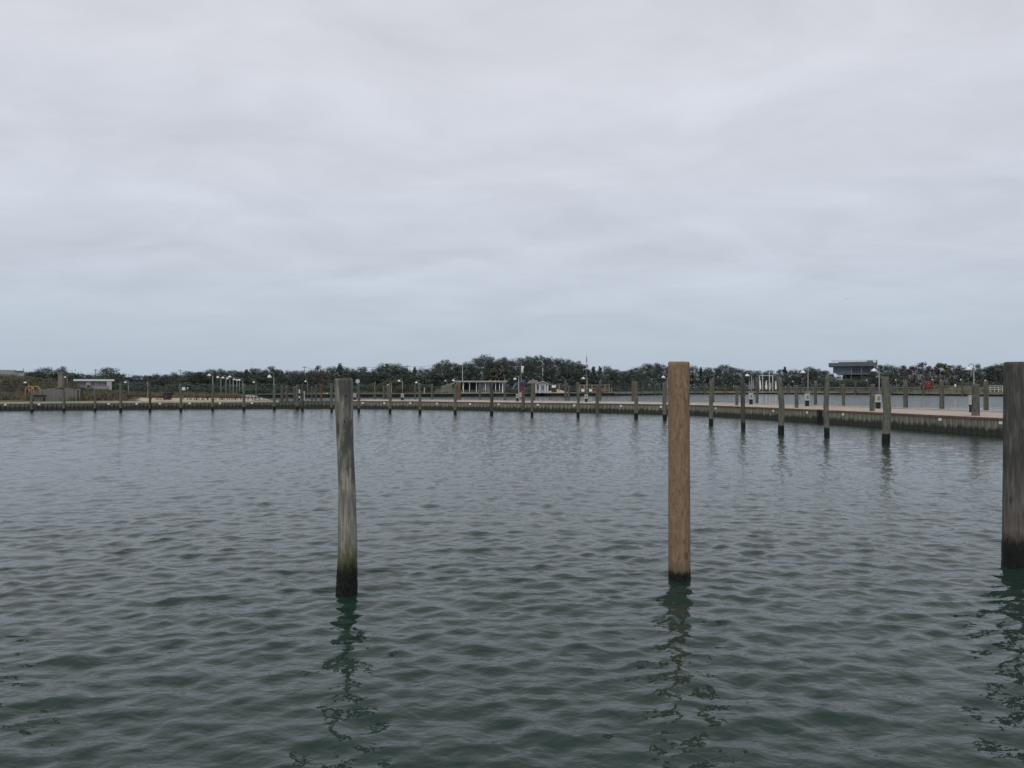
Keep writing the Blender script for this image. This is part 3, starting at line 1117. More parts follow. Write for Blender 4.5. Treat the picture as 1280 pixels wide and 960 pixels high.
tab0 = None
GT = "picnic tables on the beach"
TB = [(127, 119, "dry grass right of the grey bathhouse"), (136, 121, "dry grass right of the grey bathhouse"), (145.5, 122, "dry grass right of the grey bathhouse"), (154, 119, "dry grass right of the grey bathhouse"),
      (197, 121, "the sand left of the dark bin"), (204, 118, "the sand left of the dark bin"),
      (236, 122, "the sand before the clustered lamps"), (246, 120, "the sand before the clustered lamps"), (252, 117, "the sand before the clustered lamps"), (260, 121, "the sand before the clustered lamps"),
      (271, 119, "the sand before the clustered lamps"), (277, 123, "the sand before the clustered lamps"), (285, 119, "the sand before the clustered lamps"), (294, 122, "the sand before the clustered lamps"), (301, 126, "the sand before the clustered lamps"),
      (317, 121, "the sand near the beach end lamp"), (325, 123, "the sand near the beach end lamp"), (331, 119, "the sand near the beach end lamp")]
cnt = {}
for p, D, where in TB:
    cnt[where] = cnt.get(where, 0) + 1
    lab = f"reddish brown picnic table on {where}, {ORD[cnt[where] - 1]} from left"
    x = WX(p, D)
    loc = (x, D, gz(x, D))
    rz = random.uniform(-.5, .5) + (1.57 if random.random() < .3 else 0)
    if tab0 is None:
        tab0 = make_table()
        tab0.location = loc
        tab0.rotation_euler = (0, 0, rz)
        tab0["label"] = lab
        tab0["group"] = GT
    else:
        dup(tab0, lab, loc, rz)

D = 121
r = thing("litter_bin", "dark brown boxy litter bin standing on the sand left of the lamps", "bin", (WX(209, D), D, gz(WX(209, D), D)))
b = MB()
for k in range(6):
    b.box((-.32 + k * .128, -.40, .48), (.115, .04, .94))
    b.box((-.32 + k * .128, .40, .48), (.115, .04, .94))
    b.box((-.40, -.32 + k * .128, .48), (.04, .115, .94))
    b.box((.40, -.32 + k * .128, .48), (.04, .115, .94))
b.box((0, 0, .47), (.74, .74, .9))
b.build("slat_body", M['bin'], r)
MB().lathe([(.46, .96), (.46, 1.02), (.30, 1.14), (.08, 1.18)], n=12).build("lid", M['bin'], r)
D = 122
tag(MB().lathe([(.05, 0), (.30, .05), (.33, .28), (.26, .46), (.1, .52)], n=12).build("fire_pit", M['black'], None, True, (WX(214.5, D), D, gz(WX(214.5, D), D) + .7)), "small black round grill head beside the dark litter bin", "grill")
bpy.data.objects["fire_pit"].name = "grill"
MB().tube([(0, 0, -.75), (0, 0, .05)], .05, 8).build("post", M['black'], bpy.data.objects["grill"])


def sign(p, y0, y1, w_px, D, label, panel, post=None, cat="sign", disc=False):
    x = WX(p, D)
    g = gz(x, D) if D > 130 or p < 345 else DECKZ
    r = thing("round_sign" if disc else "sign", label, cat, (x, D, g))
    z1, z0 = WZ(y0, D) - g, WZ(y1, D) - g
    w = w_px * D / F
    MB().tube([(0, .03, 0), (0, .03, z1 - .05)], .045, 8).build("post", post or M['galv'], r)
    if disc:
        MB().tube([(0, -.04, (z0 + z1) / 2), (0, -.01, (z0 + z1) / 2)], w / 2, 20).build("panel", panel, r)
    else:
        MB().box((0, -.05, (z0 + z1) / 2), (w, .04, z1 - z0)).build("panel", panel, r)
        MB().box((0, -.025, (z0 + z1) / 2), (w * .9, .02, .06)).build("batten", M['galv'], r)
    return r


sign(229.7, 484, 487.6, 4, 150, "small white sign board on a post above the dry grass", M['white'])
sign(234.7, 484, 486.2, 1.6, 152, "tiny white marker beside the white sign board", M['white_dirty'])
sign(447.2, 474, 479.2, 5.4, 112.5, "round white disc sign on a post right of the crooked grey pile", M['white_dirty'], disc=True)
sign(692.2, 481.2, 485.0, 5, 312, "white square sign right of the small white hut", M['white'])
sign(1194, 480.2, 483.2, 2.2, 316, "small white box shaped notice on the far fence", M['white'])
D = 121
x = WX(184, D)
r = thing("flag", "small red pennant on a pole above the beach scrub", "flag", (x, D, gz(x, D)))
MB().tube([(.1, 0, 0), (.1, 0, 2.75)], .03, 8).build("pole", M['galv_pale'], r)
fl = MB()
fl.add([(.1, 0, 2.7), (-.22, .03, 2.62), (-.1, -.05, 2.35), (.02, .04, 1.95), (.2, .02, 1.9), (.13, .02, 2.3)], [(0, 1, 2, 5), (5, 2, 3, 4)])
fl.add([(.1, .02, 2.7), (-.22, .05, 2.62), (-.1, -.03, 2.35), (.02, .06, 1.95), (.2, .04, 1.9), (.13, .04, 2.3)], [(5, 2, 1, 0), (4, 3, 2, 5)])
fl.build("cloth", M['red'], r)

# black and white marker post at the start of the pier
D = 115
x = WX(374, D)
r = thing("marker_post", "black and white banded marker post at the start of the pier", "post", (x, D, 1.06))
for k in range(4):
    MB().lathe([(.17 - .01 * k, k * .36), (.165 - .01 * k, k * .36 + .33)], n=12).build("band", M['white'] if k % 2 else M['black'], r)
MB().lathe([(.15, 1.44), (.17, 1.5), (.06, 1.62)], n=12).build("cap", M['white'], r)
MB().tube([(0, 0, 0), (0, 0, 1.5)], .08, 8).build("core", M['white_dirty'], r)
D = 117
x = WX(380, D)
r = thing("post", "short white post beside the black and white marker post", "post", (x, D, 1.06))
MB().lathe([(.16, 0), (.16, 1.0), (.12, 1.3), (.04, 1.38)], n=12).build("shaft", M['white_dirty'], r)
MB().lathe([(.18, .95), (.18, 1.02)], n=12).build("collar", M['galv'], r)

# yellow arch
D = 110
x = WX(37, D)
r = thing("yellow_arch", "yellow tubular double arch standing in the scrub near the left edge", "arch", (x, D, gz(x, D) - .1))
for k, (dx, dy) in enumerate(((0, 0), (.30, 1.0))):
    pts = [(-.60 + dx, dy, 0), (-.60 + dx, dy, 1.55)]
    for i in range(1, 12):
        a = math.pi * (1 - i / 12)
        pts.append((.60 * math.cos(a) + dx, dy, 1.55 + .66 * math.sin(a)))
    pts += [(.60 + dx, dy, 1.55), (.60 + dx, dy, 0)]
    MB().tube(pts, .055, 10).build("arch_tube", M['yellow'], r, True)
MB().tube([(-.25, .2, 1.95), (-.12, .2, 1.62), (.02, .2, 1.5), (.12, .2, 1.75), (.1, .2, 2.0)], .07, 8).build("rope", M['orange'], r, True)
MB().beam((0, 0, 2.2), (.30, 1.0, 2.2), .06, .06).build("tie_bar", M['yellow'], r)
D = 109.5
x = WX(48, D)
r = thing("bench", "low dark bench at the foot of the yellow arch", "bench", (x, D, gz(x, D)))
MB().box((0, 0, .42), (1.9, .4, .07)).build("seat", M['bin'], r)
MB().box((0, .22, .72), (1.9, .06, .3)).build("backrest", M['bin'], r)
for s in (-.8, .8):
    MB().box((s, 0, .20), (.08, .4, .4)).box((s, .2, .5), (.07, .06, .5)).build("leg", M['bin'], r)
for p, t, lab in ((97.5, 489, "dark timber post in the scrub left of the grey bathhouse"), (102.5, 487, "taller dark timber post in the scrub left of the grey bathhouse"), (79, 487.5, "dark post with square head before the grey board fence")):
    D = 110.6
    x = WX(p, D)
    h = WZ(t, D) - gz(x, D)
    r = thing("timber_post", lab, "post", (x, D, gz(x, D)), 0, "dark posts in the scrub")
    MB().lathe([(.10, -.2), (.095, h * .5), (.09, h)], n=10).build("shaft", M['bark'], r)
    MB().box((0, 0, h + .06), (.26, .26, .12)).build("head", M['bark'], r)

M['fence_grey'] = simple('grey_lilac_fence_boards', (.185, .175, .170), .9, .22, 2.0, (3, 3, .6), .3)
D = 112
k = D / F
r = thing("board_fence", "wide grey weathered board fence in the scrub right of the yellow arch", "fence", (WX(70.5, D), D, gz(WX(70.5, D), D)), math.atan2(-WX(70.5, D), D) * .5)
bms = []
for j in range(4):
    bms.append(MB().box((0, 0, .5), (.27, .035, 1.0)).mesh("board", M['fence_grey']))
for i in range(22):
    hgt = 1.95 + .10 * math.sin(i * .9) + random.uniform(-.06, .06) - (.35 if i < 3 else 0)
    o = link("board", bms[i % 4], r, (-3.1 + i * .289, random.uniform(-.012, .012), -.15))
    o.scale = (1, 1, hgt)
    o.rotation_euler = (0, random.uniform(-.012, .012), 0)
for z in (.35, 1.35):
    MB().box((0, .05, z), (6.3, .06, .10)).build("rail", M['fence_grey'], r)
for xx in (-2.9, -.9, 1.1, 3.15):
    MB().box((xx, .12, .75), (.12, .10, 2.0)).build("post", M['bark'], r)

# banner on the pier
q = front_u(offset(PIER_FRONT, 5.5), 652)
D = q[1]
x = WX(652.3, D)
r = thing("banner", "limp blue, red and pale banner hanging on a pole on the pier", "flag", (x, D, DECKZ))
hh = WZ(469.5, D) - DECKZ
MB().tube([(-.38, .05, 0), (-.38, .05, hh)], [.035, .025], 8).build("pole", M['galv_pale'], r)


def cloth(name, mat_, x0, x1, z0, z1, parent, seed, folds=3):
    r_ = random.Random(seed)
    n, m = 14, 8
    vs, fs = [], []
    for j in range(m + 1):
        for i in range(n + 1):
            u, v = i / n, j / m
            w = 1 - .25 * v + .12 * math.sin(v * 5 + seed)
            vs.append((x0 + (x1 - x0) * u * w, .09 * math.sin(u * folds * 6.28 + v * 2 + seed), z1 + (z0 - z1) * v - .12 * u))
    for j in range(m):
        for i in range(n):
            a = j * (n + 1) + i
            fs.append((a, a + n + 1, a + n + 2, a + 1))
    o = MB().add(vs, fs).build(name, mat_, parent, True)
    s = o.modifiers.new("thick", 'SOLIDIFY')
    s.thickness = .02
    return o


zt = WZ(477, D) - DECKZ
zm = WZ(483, D) - DECKZ
zl = WZ(490, D) - DECKZ
cloth("blue_cloth", M['blue'], -.35, .50, zm, zt, r, 1)
cloth("red_cloth", M['red'], -.33, .36, zl, zm + .08, r, 2)
cloth("pale_cloth", M['pinkwhite'], -.32, .12, WZ(496, D) - DECKZ, zl + .05, r, 3, 2)


# ------------------------------------------------------------------ buildings
def window(parent, c, w, h, glass, n=1, frame=None):
    """a framed window on a wall that faces the camera"""
    fr = MB()
    t = .10
    x, y, z = c
    fr.box((x - w / 2, y, z), (t, .08, h + t))
    fr.box((x + w / 2, y, z), (t, .08, h + t))
    fr.box((x, y, z + h / 2), (w - t, .08, t))
    fr.box((x, y, z - h / 2), (w - t, .08, t))
    f = fr.build("window", frame or M['white_dirty'], parent)
    MB().box((x, y + .01, z), (w - t, .02, h - t)).build("pane", glass, f)
    return f


# bathhouse on the left
D = 198
x = WX(118, D)
k = D / F
g = gz(x, D)
r = thing("bathhouse", "low grey bathhouse with flat white roof and small windows above the scrub", "building", (x, D, g), math.atan2(-x, D))
r.scale = (math.cos(math.atan2(x, D)), 1, 1)
W = 45 * k
zr = WZ(474.8, D) - g
MB().box((0, 2.5, zr / 2 - .4), (W - .6, 5, zr - .1)).build("wall", M['wall_grey'], r)
MB().box((-.1, 2.3, zr - .1), (51 * k, 6.6, .45)).build("roof", M['white'], r)
MB().box((0, 2.3, zr + .16), (48 * k, 6.2, .08)).build("roof_covering", M['roof_grey'], r)
MB().box((-7.5 * k, -.06, zr - 1.65), (6 * k, .1, 2.3)).build("door", M['white'], r)
MB().box((18.5 * k, -.5, zr / 2 - .3), (6.5 * k, 1.2, zr - .3)).build("end_wall", M['wall_pale'], r)
for xx in (-17.5, -14, 1.6, 4.6, 8.6, 12):
    window(r, (xx * k, -.08, zr - 1.0), 2.0 * k, .75, M['glass_pale'] if xx in (-14, -17.5) else M['white_dirty'], 1)
MB().box((0, -1.2, .5), (W * .8, .12, .9)).build("low_wall", M['wall_grey'], r)

# roofs on the dune at the left edge
D = 205
x = WX(6, D)
k = D / F
g = gz(x, D)
r = thing("beach_house", "grey roofed house at the left edge behind the brown dune", "building", (x, D, g), math.atan2(-x, D))
r.scale = (math.cos(math.atan2(x, D)), 1, 1)
zr = WZ(462, D) - g
hw = 13 * k
MB().box((-3, 3.5, zr / 2 - .5), (2 * hw + 5, 7, zr - 1.2)).build("wall", M['wall_grey'], r)
rf = MB()
z0, z1 = zr - 1.75, zr
rf.add([(-hw - 7, -.6, z0), (hw + 1.5, -.6, z0), (hw + .3, 3.5, z1), (-hw - 7, 3.5, z1), (-hw - 7, 7.6, z0), (hw + 1.5, 7.6, z0),
        (-hw - 7, -.6, z0 - .2), (hw + 1.5, -.6, z0 - .2), (hw + 1.5, 7.6, z0 - .2), (-hw - 7, 7.6, z0 - .2)],
       [(0, 1, 2, 3), (3, 2, 5, 4), (1, 5, 2), (0, 6, 7, 1), (1, 7, 8, 5), (5, 8, 9, 4), (4, 9, 6, 0), (6, 9, 8, 7), (0, 3, 4)])
rf.build("roof", M['roof_grey'], r)
MB().box((18.5 * k, 3, WZ(464.5, D) - g - 1.1), (11 * k, 4, 2.2)).build("side_wing", M['wall_pale'], r)
MB().box((18.5 * k, 3, WZ(464.2, D) - g + .1), (12 * k, 4.6, .22)).build("wing_roof", M['roof_grey'], r)
window(r, (-2, -.06, z0 - .9), 1.2, 1.0, M['glass_dark'])
MB().tube([(23.5 * k, 2, zr - 3), (23.5 * k, 2, WZ(460, D) - g)], .10, 8).build("chimney_pipe", M['galv'], r)

# tan block pillar
D = 192
x = WX(76.5, D)
g = gz(x, D)
h = WZ(466, D) - g
r = thing("block_pillar", "square tan block pillar with a bushy pine behind, left of the bathhouse", "pillar", (x, D, g))
MB().box((0, 0, h / 2 - .3), (1.05, 1.0, h + .2)).build("shaft", M['stone'], r)
MB().box((0, 0, h - .12), (1.3, 1.25, .28)).build("cap", M['stone'], r)
MB().box((0, 0, .25), (1.4, 1.3, .7)).build("base", M['stone'], r)

# white pavilion
D = 293
x = WX(601, D)
k = D / F
g = 1.2
r = thing("pavilion", "long open white pavilion with flat pale roof and posts across the back basin", "building", (x, D, g))
ztop = WZ(476, D) - g
zu = WZ(478.6, D) - g
zf = WZ(491, D) - g
dep = 6.5
W = 62 * k
MB().box((.5 * k, dep / 2 - .4, ztop - .18), (W + 1.2, dep + 1.6, .36)).build("roof", M['white_dirty'], r)
MB().box((.5 * k, dep / 2 - .2, ztop - .52), (W, dep + .4, .30)).build("roof_beam", M['white'], r)
sl = MB()
sl.add([(-31 * k, -.3, ztop - .36), (-31 * k, dep, ztop - .36), (-37 * k, dep, zu - .55), (-37 * k, -.3, zu - .55), (-31 * k, -.3, ztop - .56), (-31 * k, dep, ztop - .56), (-37 * k, dep, zu - .75), (-37 * k, -.3, zu - .75)],
       [(0, 1, 2, 3), (7, 6, 5, 4), (0, 3, 7, 4), (1, 5, 6, 2), (2, 6, 7, 3), (0, 4, 5, 1)])
sl.build("side_roof", M['white_dirty'], r)
for c in (575.4, 579, 587, 595.6, 607, 619.5, 624.5, 628.3):
    MB().box(((c - 601) * k, 0, ztop / 2 - .3), (.26 if c not in (579, 628.3) else .42, .26, ztop - .6)).build("post", M['white'], r)
MB().box((0, dep, ztop / 2), (W, .2, ztop - .4)).build("back_wall", M['wall_shadow'], r)
MB().box((-27.5 * k, dep / 2, ztop / 2 - .2), (.25, dep, ztop - .6)).build("side_wall", M['wall_shadow'], r)
for c in (600, 605, 610):
    MB().box(((c - 601) * k, .9, ztop / 2 - .3), (3.9 * k, .2, ztop - .7)).build("panel", M['wall_grey'], r)
rl = MB()
for i in range(30):
    rl.box((-26 * k + i * 1.77 * k, -.1, .55), (.22, .08, .9))
rl.box((0, -.12, 1.05), (W * .86, .14, .14)).box((0, -.12, .2), (W * .86, .12, .12))
rl.build("railing", M['grey_wood'], r)["kind"] = "stuff"
MB().box((0, dep / 2, .05), (W + 1, dep + .6, .3)).build("floor", M['concrete'], r)
for c, hh in ((584.5, 2.2), (607.5, 1.9)):
    pass

# small white hut
D = 290
x = WX(678, D)
k = D / F
g = 1.2
r = thing("hut", "small white gabled hut with brown side roof and pale columns", "building", (x, D, g))
ze = WZ(479.6, D) - g
zr = WZ(476.2, D) - g
MB().box((-6 * k, 3.2, ze / 2), (16 * k, 4.5, ze)).build("wall", M['roof_brown'], r)
MB().box((0, 2, ze / 2 - .1), (13.5 * k, 3, ze - .2)).build("front_wall", M['wall_pale'], r)
rf = MB()
a = 9.6 * k
rf.add([(-a, -.6, ze - .2), (0, -.6, zr), (a, -.6, ze - .2), (-a, 5, ze - .2), (0, 5, zr), (a, 5, ze - .2), (-a, -.6, ze - .45), (0, -.6, zr - .28), (a, -.6, ze - .45), (-a, 5, ze - .45), (a, 5, ze - .45)],
       [(0, 1, 4, 3), (1, 2, 5, 4), (0, 6, 7, 1), (1, 7, 8, 2), (0, 3, 9, 6), (2, 8, 10, 5), (3, 4, 5, 10, 9), (6, 9, 10, 8, 7)])
rf.build("gable_roof", M['white_dirty'], r)
MB().add([(-a * .8, .45, ze - .42), (a * .8, .45, ze - .42), (0, .45, zr - .45), (-a * .8, .3, ze - .42), (a * .8, .3, ze - .42), (0, .3, zr - .45)], [(3, 4, 5), (0, 2, 1), (0, 1, 4, 3), (1, 2, 5, 4), (2, 0, 3, 5)]).build("gable", M['white'], r)
rb = MB()
rb.add([(-19 * k, .6, ze + .1), (-4 * k, .6, ze + .1), (-6 * k, 3, zr + .35), (-16 * k, 3, zr + .35), (-19 * k, 5.6, ze + .1), (-4 * k, 5.6, ze + .1)],
       [(0, 1, 2, 3), (3, 2, 5, 4), (1, 5, 2), (0, 3, 4), (0, 4, 5, 1)])
rb.build("side_roof", M['roof_brown'], r)
for c in (-8, -3.2, 3.4, 6.6):
    MB().box((c * k, -.3, ze / 2 - .2), (.34, .3, ze - .4)).build("column", M['white'], r)
window(r, (.8 * k, .46, ze * .55), 3.2 * k, 1.5, M['glass_pale'])
window(r, (-5.6 * k, .46, ze * .55), 2.2 * k, 1.5, M['glass_dark'])
MB().box((-13 * k, .9, 1.0), (2.6 * k, .1, 2.0)).build("door", M['wall_shadow'], r)

# modern glass building behind the trees at the right
D = 420
x = WX(1066, D)
k = D / F
g = 2.0
r = thing("glass_building", "flat roofed modern glass fronted building rising over dark trees", "building", (x, D, g), math.atan2(-x, D))
r.scale = (math.cos(math.atan2(x, D)), 1, 1)
zt, zb, zg = WZ(453.4, D) - g, WZ(457.8, D) - g, WZ(466.6, D) - g
MB().box((0, 9, (zt + zb) / 2), (61 * k, 20, zt - zb)).build("roof", M['fascia'], r)
MB().box((4 * k, 9, zt + .22), (44 * k, 17, .5)).build("roof_covering", M['roof_grey'], r)
MB().box((4 * k, 10, (zb + zg) / 2), (51 * k, 15, zb - zg)).build("core", M['glass_dark'], r)
MB().box((6 * k, 9, zg - .35), (52 * k, 18, .75)).build("floor_slab", M['fascia'], r)
MB().box((8 * k, 11, (zg - .8) / 2), (42 * k, 12, zg - .8)).build("lower_wall", M['wall_shadow'], r)
for i in range(7):
    MB().box((-22.8 * k + i * 3.55 * k, 2.38, (zb + zg) / 2), (2.9 * k, .12, zb - zg - .1)).build("pane", M['glass_pale'], r)
for i in range(8):
    MB().box((2.4 * k + i * 3.25 * k, 2.36, (zb + zg) / 2), (2.7 * k, .12, zb - zg - .1)).build("pane", M['glass_dark'], r)
for i in range(16):
    MB().box((-24.5 * k + i * 3.5 * k, 2.2, (zb + zg) / 2), (.34, .3, zb - zg - .02)).build("mullion", M['fascia'], r)
for c in (10.8, -2, 22):
    MB().tube([(c * k, .6, 0), (c * k, .6, zb - .02)], .24, 8).build("column", M['wall_grey'], r)
rl = MB()
for i in range(23):
    rl.box((-26 * k + i * 2.55 * k, -.6, zt + .65), (.10, .10, 1.3))
rl.box((2 * k, -.6, zt + 1.3), (57 * k, .12, .10)).box((2 * k, -.6, zt + .75), (57 * k, .10, .07))
for i in range(7):
    rl.box((30 * k, i * 3 - .5, zt + .65), (.10, .10, 1.3))
rl.box((30 * k, 8.5, zt + 1.3), (.12, 18, .10))
rl.build("roof_railing", M['fascia'], r)["kind"] = "stuff"
MB().box((21.5 * k, 5, zt + .75), (7 * k, 4, 1.0)).build("roof_plant", M['galv'], r)

# house at the far right
D = 385
x = WX(1254, D)
k = D / F
g = gz(x, D)
r = thing("beach_house", "grey hip roofed house half hidden by the dark pile at the right edge", "building", (x, D, g))
zr, ze = WZ(456.5, D) - g, WZ(463.2, D) - g
rf = MB()
rf.add([(-17 * k, -1.5, ze), (17 * k, -1.5, ze), (17 * k, 10, ze), (-17 * k, 10, ze), (-2 * k, 4, zr), (9 * k, 4, zr), (-17 * k, -1.5, ze - .3), (17 * k, -1.5, ze - .3), (17 * k, 10, ze - .3), (-17 * k, 10, ze - .3)],
       [(0, 1, 5, 4), (1, 2, 5), (2, 3, 4, 5), (3, 0, 4), (0, 6, 7, 1), (1, 7, 8, 2), (2, 8, 9, 3), (3, 9, 6, 0), (9, 8, 7, 6)])
rf.build("roof", M['roof_grey'], r)
MB().box((3 * k, 5, ze / 2 - 1.2), (22 * k, 8, ze + 2)).build("wall", M['wall_grey'], r)
for c in (-13, -10.5, -4, 3):
    MB().box((c * k, -.6, ze / 2 - 1.2), (.5, .4, ze + 2)).build("porch_post", M['white_dirty'], r)
window(r, (-3.5 * k, .95, ze - 1.4), 2.0, 1.5, M['glass_dark'])


# ------------------------------------------------------------------ far shore furniture: poles, masts, fences, frames
def pole_thing(name, p, y0, D, rad, label, cat, material, arm=None, group=None):
    x = WX(p, D)
    g = gz(x, D)
    h = WZ(y0, D) - g
    r = thing(name, label, cat, (x, D, g - .2), 0, group)
    MB().tube([(0, 0, 0), (0, 0, h)], [rad, rad * .7], 8).build("shaft", material, r)
    if arm:
        MB().box((0, 0, h - .6), (arm, .16, .16)).build("crossarm", material, r)
        for s in (-.42, 0, .42):
            MB().lathe([(.07, 0), (.09, .1), (.05, .22)], (s * arm, 0, h - .5), 8).build("insulator", M['galv'], r)
    return r


GP = "utility poles standing above the far trees"
wires = []
for p, y, D, lab in ((64.5, 472, 214, "short grey utility pole between the round pine and the block pillar"), (119.4, 460.5, 300, "utility pole behind the bathhouse roof"),
                     (225.3, 461, 310, "utility pole above the trees left of the lamp cluster"), (380.5, 457, 330, "utility pole above trees left of the crooked pile, leftmost of its line"),
                     (404.8, 459.5, 338, "utility pole beside the bare tree left of the crooked pile"), (455.5, 457, 345, "utility pole just right of the crooked pile"),
                     (509.3, 456, 352, "utility pole between rounded pines and the slim conifer"), (542.5, 454.8, 356, "utility pole with crossarm left of the tall grove"),
                     (578.2, 451.5, 300, "pale tall pole in front of the grove over the pavilion"), (1235, 460.5, 410, "short utility pole near the right house"),
                     (1188, 462, 380, "dark utility pole among bushes left of the largest lamp")):
    r = pole_thing("utility_pole", p, y, D, .17 if D > 250 else .10, lab, "pole", M['galv'] if p != 578.2 else M['galv_pale'], 1.7 if D > 250 and p != 578.2 else None, GP)
    if 300 < p < 560:
        wires.append((r.location.x, r.location.y, WZ(y, D) - .55))
for off, lab in ((-.7, "front"), (.7, "back")):
    mb = MB()
    for (x0, y0, z0), (x1, y1, z1) in zip(wires[:-1], wires[1:]):
        pts = []
        for i in range(9):
            t = i / 8
            pts.append((x0 + (x1 - x0) * t + off, y0 + (y1 - y0) * t, z0 + (z1 - z0) * t - 4 * .5 * t * (1 - t)))
        mb.tube(pts, .022, 4)
    tag(mb.build("overhead_wire", M['black']), f"{lab} overhead wire sagging between the utility poles near the crooked pile", "wire", "overhead wires")

# flagpole, masts
D = 305
x = WX(651.4, D)
g = gz(x, D)
r = thing("flagpole", "white flagpole with a limp pale flag left of the small hut", "flagpole", (x, D, g))
h = WZ(452.5, D) - g
MB().tube([(0, 0, 0), (0, 0, h)], [.12, .07], 8).build("pole", M['galv_pale'], r)
MB().lathe([(.02, 0), (.14, .1), (.14, .2), (.02, .3)], (0, 0, h), 8).build("finial", M['galv_pale'], r)
o = cloth("flag", M['white'], 0.05, 1.1, WZ(465.5, D) - g, WZ(457.5, D) - g, r, 2, 2)
o = cloth("flag_stripe", M['pinkwhite'], 0.10, .75, WZ(466.5, D) - g, WZ(463, D) - g, r, 4, 2)
D = 300
x = WX(678.2, D)
g = 1.2
r = thing("antenna_mast", "slim mast with white fittings rising behind the small white hut", "mast", (x, D, g))
h = WZ(452, D) - g
MB().tube([(0, 0, 0), (0, 0, h)], [.12, .05], 6).build("shaft", M['galv'], r)
for y in (468, 463.5, 461):
    MB().box((.1, 0, WZ(y, D) - g), (.30, .25, .8)).build("fitting", M['white_dirty'], r)
MB().beam((-1.0, 0, h * .72), (1.0, 0, h * .72), .08, .08).build("spreader", M['galv'], r)
D = 330
x = WX(733.4, D)
g = gz(x, D)
r = thing("antenna_mast", "tall thin antenna mast above the trees, thicker in its upper part", "mast", (x, D, g))
h = WZ(442.5, D) - g
MB().tube([(0, 0, 0), (0, 0, h)], [.16, .06], 6).build("shaft", M['galv'], r)
MB().tube([(0, 0, WZ(453, D) - g), (0, 0, WZ(447, D) - g)], .20, 8).build("aerial", M['galv'], r)

# wooden stair railing beside the sand
D = 318
r = thing("wooden_railing", "bare wooden ramp railing above the sand between hut and tan pile", "railing", (WX(744, D), D, 0))
k = D / F
pts = [(-19.5, 480.5, 481), (-13, 480.8, 481), (-4, 481, 482), (6, 481, 484), (12, 481, 485), (17.5, 480, 486), (20.5, 484, 487)]
for dx, y0, _ in pts:
    z0 = gz(WX(744 + dx, D), D) - .3
    MB().box((dx * k, 0, (z0 + WZ(y0, D)) / 2), (.30, .28, WZ(y0, D) - z0)).build("post", M['rail_wood'], r)
for (a0, b0), (a1, b1) in (((-19.5, 481.4), (17.5, 481.2)), ((-19.5, 485.6), (3, 485.4)), ((-2, 488.6), (18, 484.0)), ((-4, 490.2), (18, 487.2))):
    MB().beam((a0 * k, -.2, WZ(b0, D)), (a1 * k, -.2, WZ(b1, D)), .14, .26).build("rail", M['rail_wood'], r)
for p, lab in ((728.5, "white information board under the wooden railing, left one"), (738.2, "white information board under the wooden railing, right one")):
    D = 314
    x = WX(p, D)
    r = thing("information_board", lab, "sign", (x, D, gz(x, D)), 0, "information boards by the railing")
    z = WZ(488, D) - gz(x, D)
    MB().box((0, 0, z), (1.2, .12, .95)).build("panel", M['white'], r)
    for s in (-.45, .45):
        MB().box((s, .1, z / 2), (.10, .08, z + .8)).build("post", M['galv'], r)
for p, t, lab in ((699, 481.5, "tan timber post on the sandy mound right of the hut"), (711, 483, "short timber post on the sand near a grey pile"), (685, 484.5, "short timber post beside the small white hut")):
    D = 312
    x = WX(p, D)
    r = thing("timber_post", lab, "post", (x, D, gz(x, D)), 0, "posts near the white hut")
    h = WZ(t, D) - gz(x, D)
    MB().lathe([(.22, -.3), (.2, h * .6), (.19, h)], n=8).build("shaft", M['rail_wood'], r)
    MB().lathe([(.24, 0), (.12, .18)], (0, 0, h), 8).build("head", M['rail_wood'], r)
D = 310
x = WX(692.4, D)
r = thing("storage_box", "dark brown box on the sand below the white square sign", "box", (x, D - .6, gz(x, D)))
MB().box((0, 0, .8), (2.0, 1.2, 1.6)).build("body", M['bark'], r)
MB().box((0, 0, 1.66), (2.1, 1.3, .1)).build("lid", M['roof_brown'], r)

# white pole frame with folded parasols
D = 425
k = D / F
x = WX(958, D)
g = gz(x, D)
r = thing("pole_frame", "white pole frame with two tall masts on the far shore", "frame", (x, D, g))
for dx, y in ((-8.6, 469.5), (8, 469.5)):
    MB().tube([(dx * k, 0, -.3), (dx * k, 0, WZ(y, D) - g)], .17, 8).build("post", M['white'], r)
for dx, y in ((-4.6, 462), (3.6, 461)):
    MB().tube([(dx * k, 0, -.3), (dx * k, 0, WZ(y, D) - g)], .16, 8).build("mast", M['white'], r)
MB().beam((-8.6 * k, 0, WZ(469.5, D) - g), (8 * k, 0, WZ(469.5, D) - g), .16, .2).build("crossbar", M['white'], r)
MB().beam((-8.6 * k, 0, WZ(482.5, D) - g), (8 * k, 0, WZ(482.5, D) - g), .12, .16).build("lower_bar", M['white_dirty'], r)


def parasol(p, y0, D, label, material, w=1.0):
    x = WX(p, D)
    g = gz(x, D)
    h = WZ(y0, D) - g
    r = thing("folded_parasol", label, "parasol", (x, D, g), 0, "folded parasols on the far shore")
    MB().tube([(0, 0, -.2), (0, 0, h)], .06, 6).build("pole", M['white_dirty'], r)
    mb = MB()
    prof = [(.46 * w, .22), (.52 * w, .36), (.36 * w, .6), (.22 * w, .85), (.05, .99)]
    mb.lathe([(a, b * h) for a, b in prof], n=9)
    mb.build("canopy", material, r)
    return r


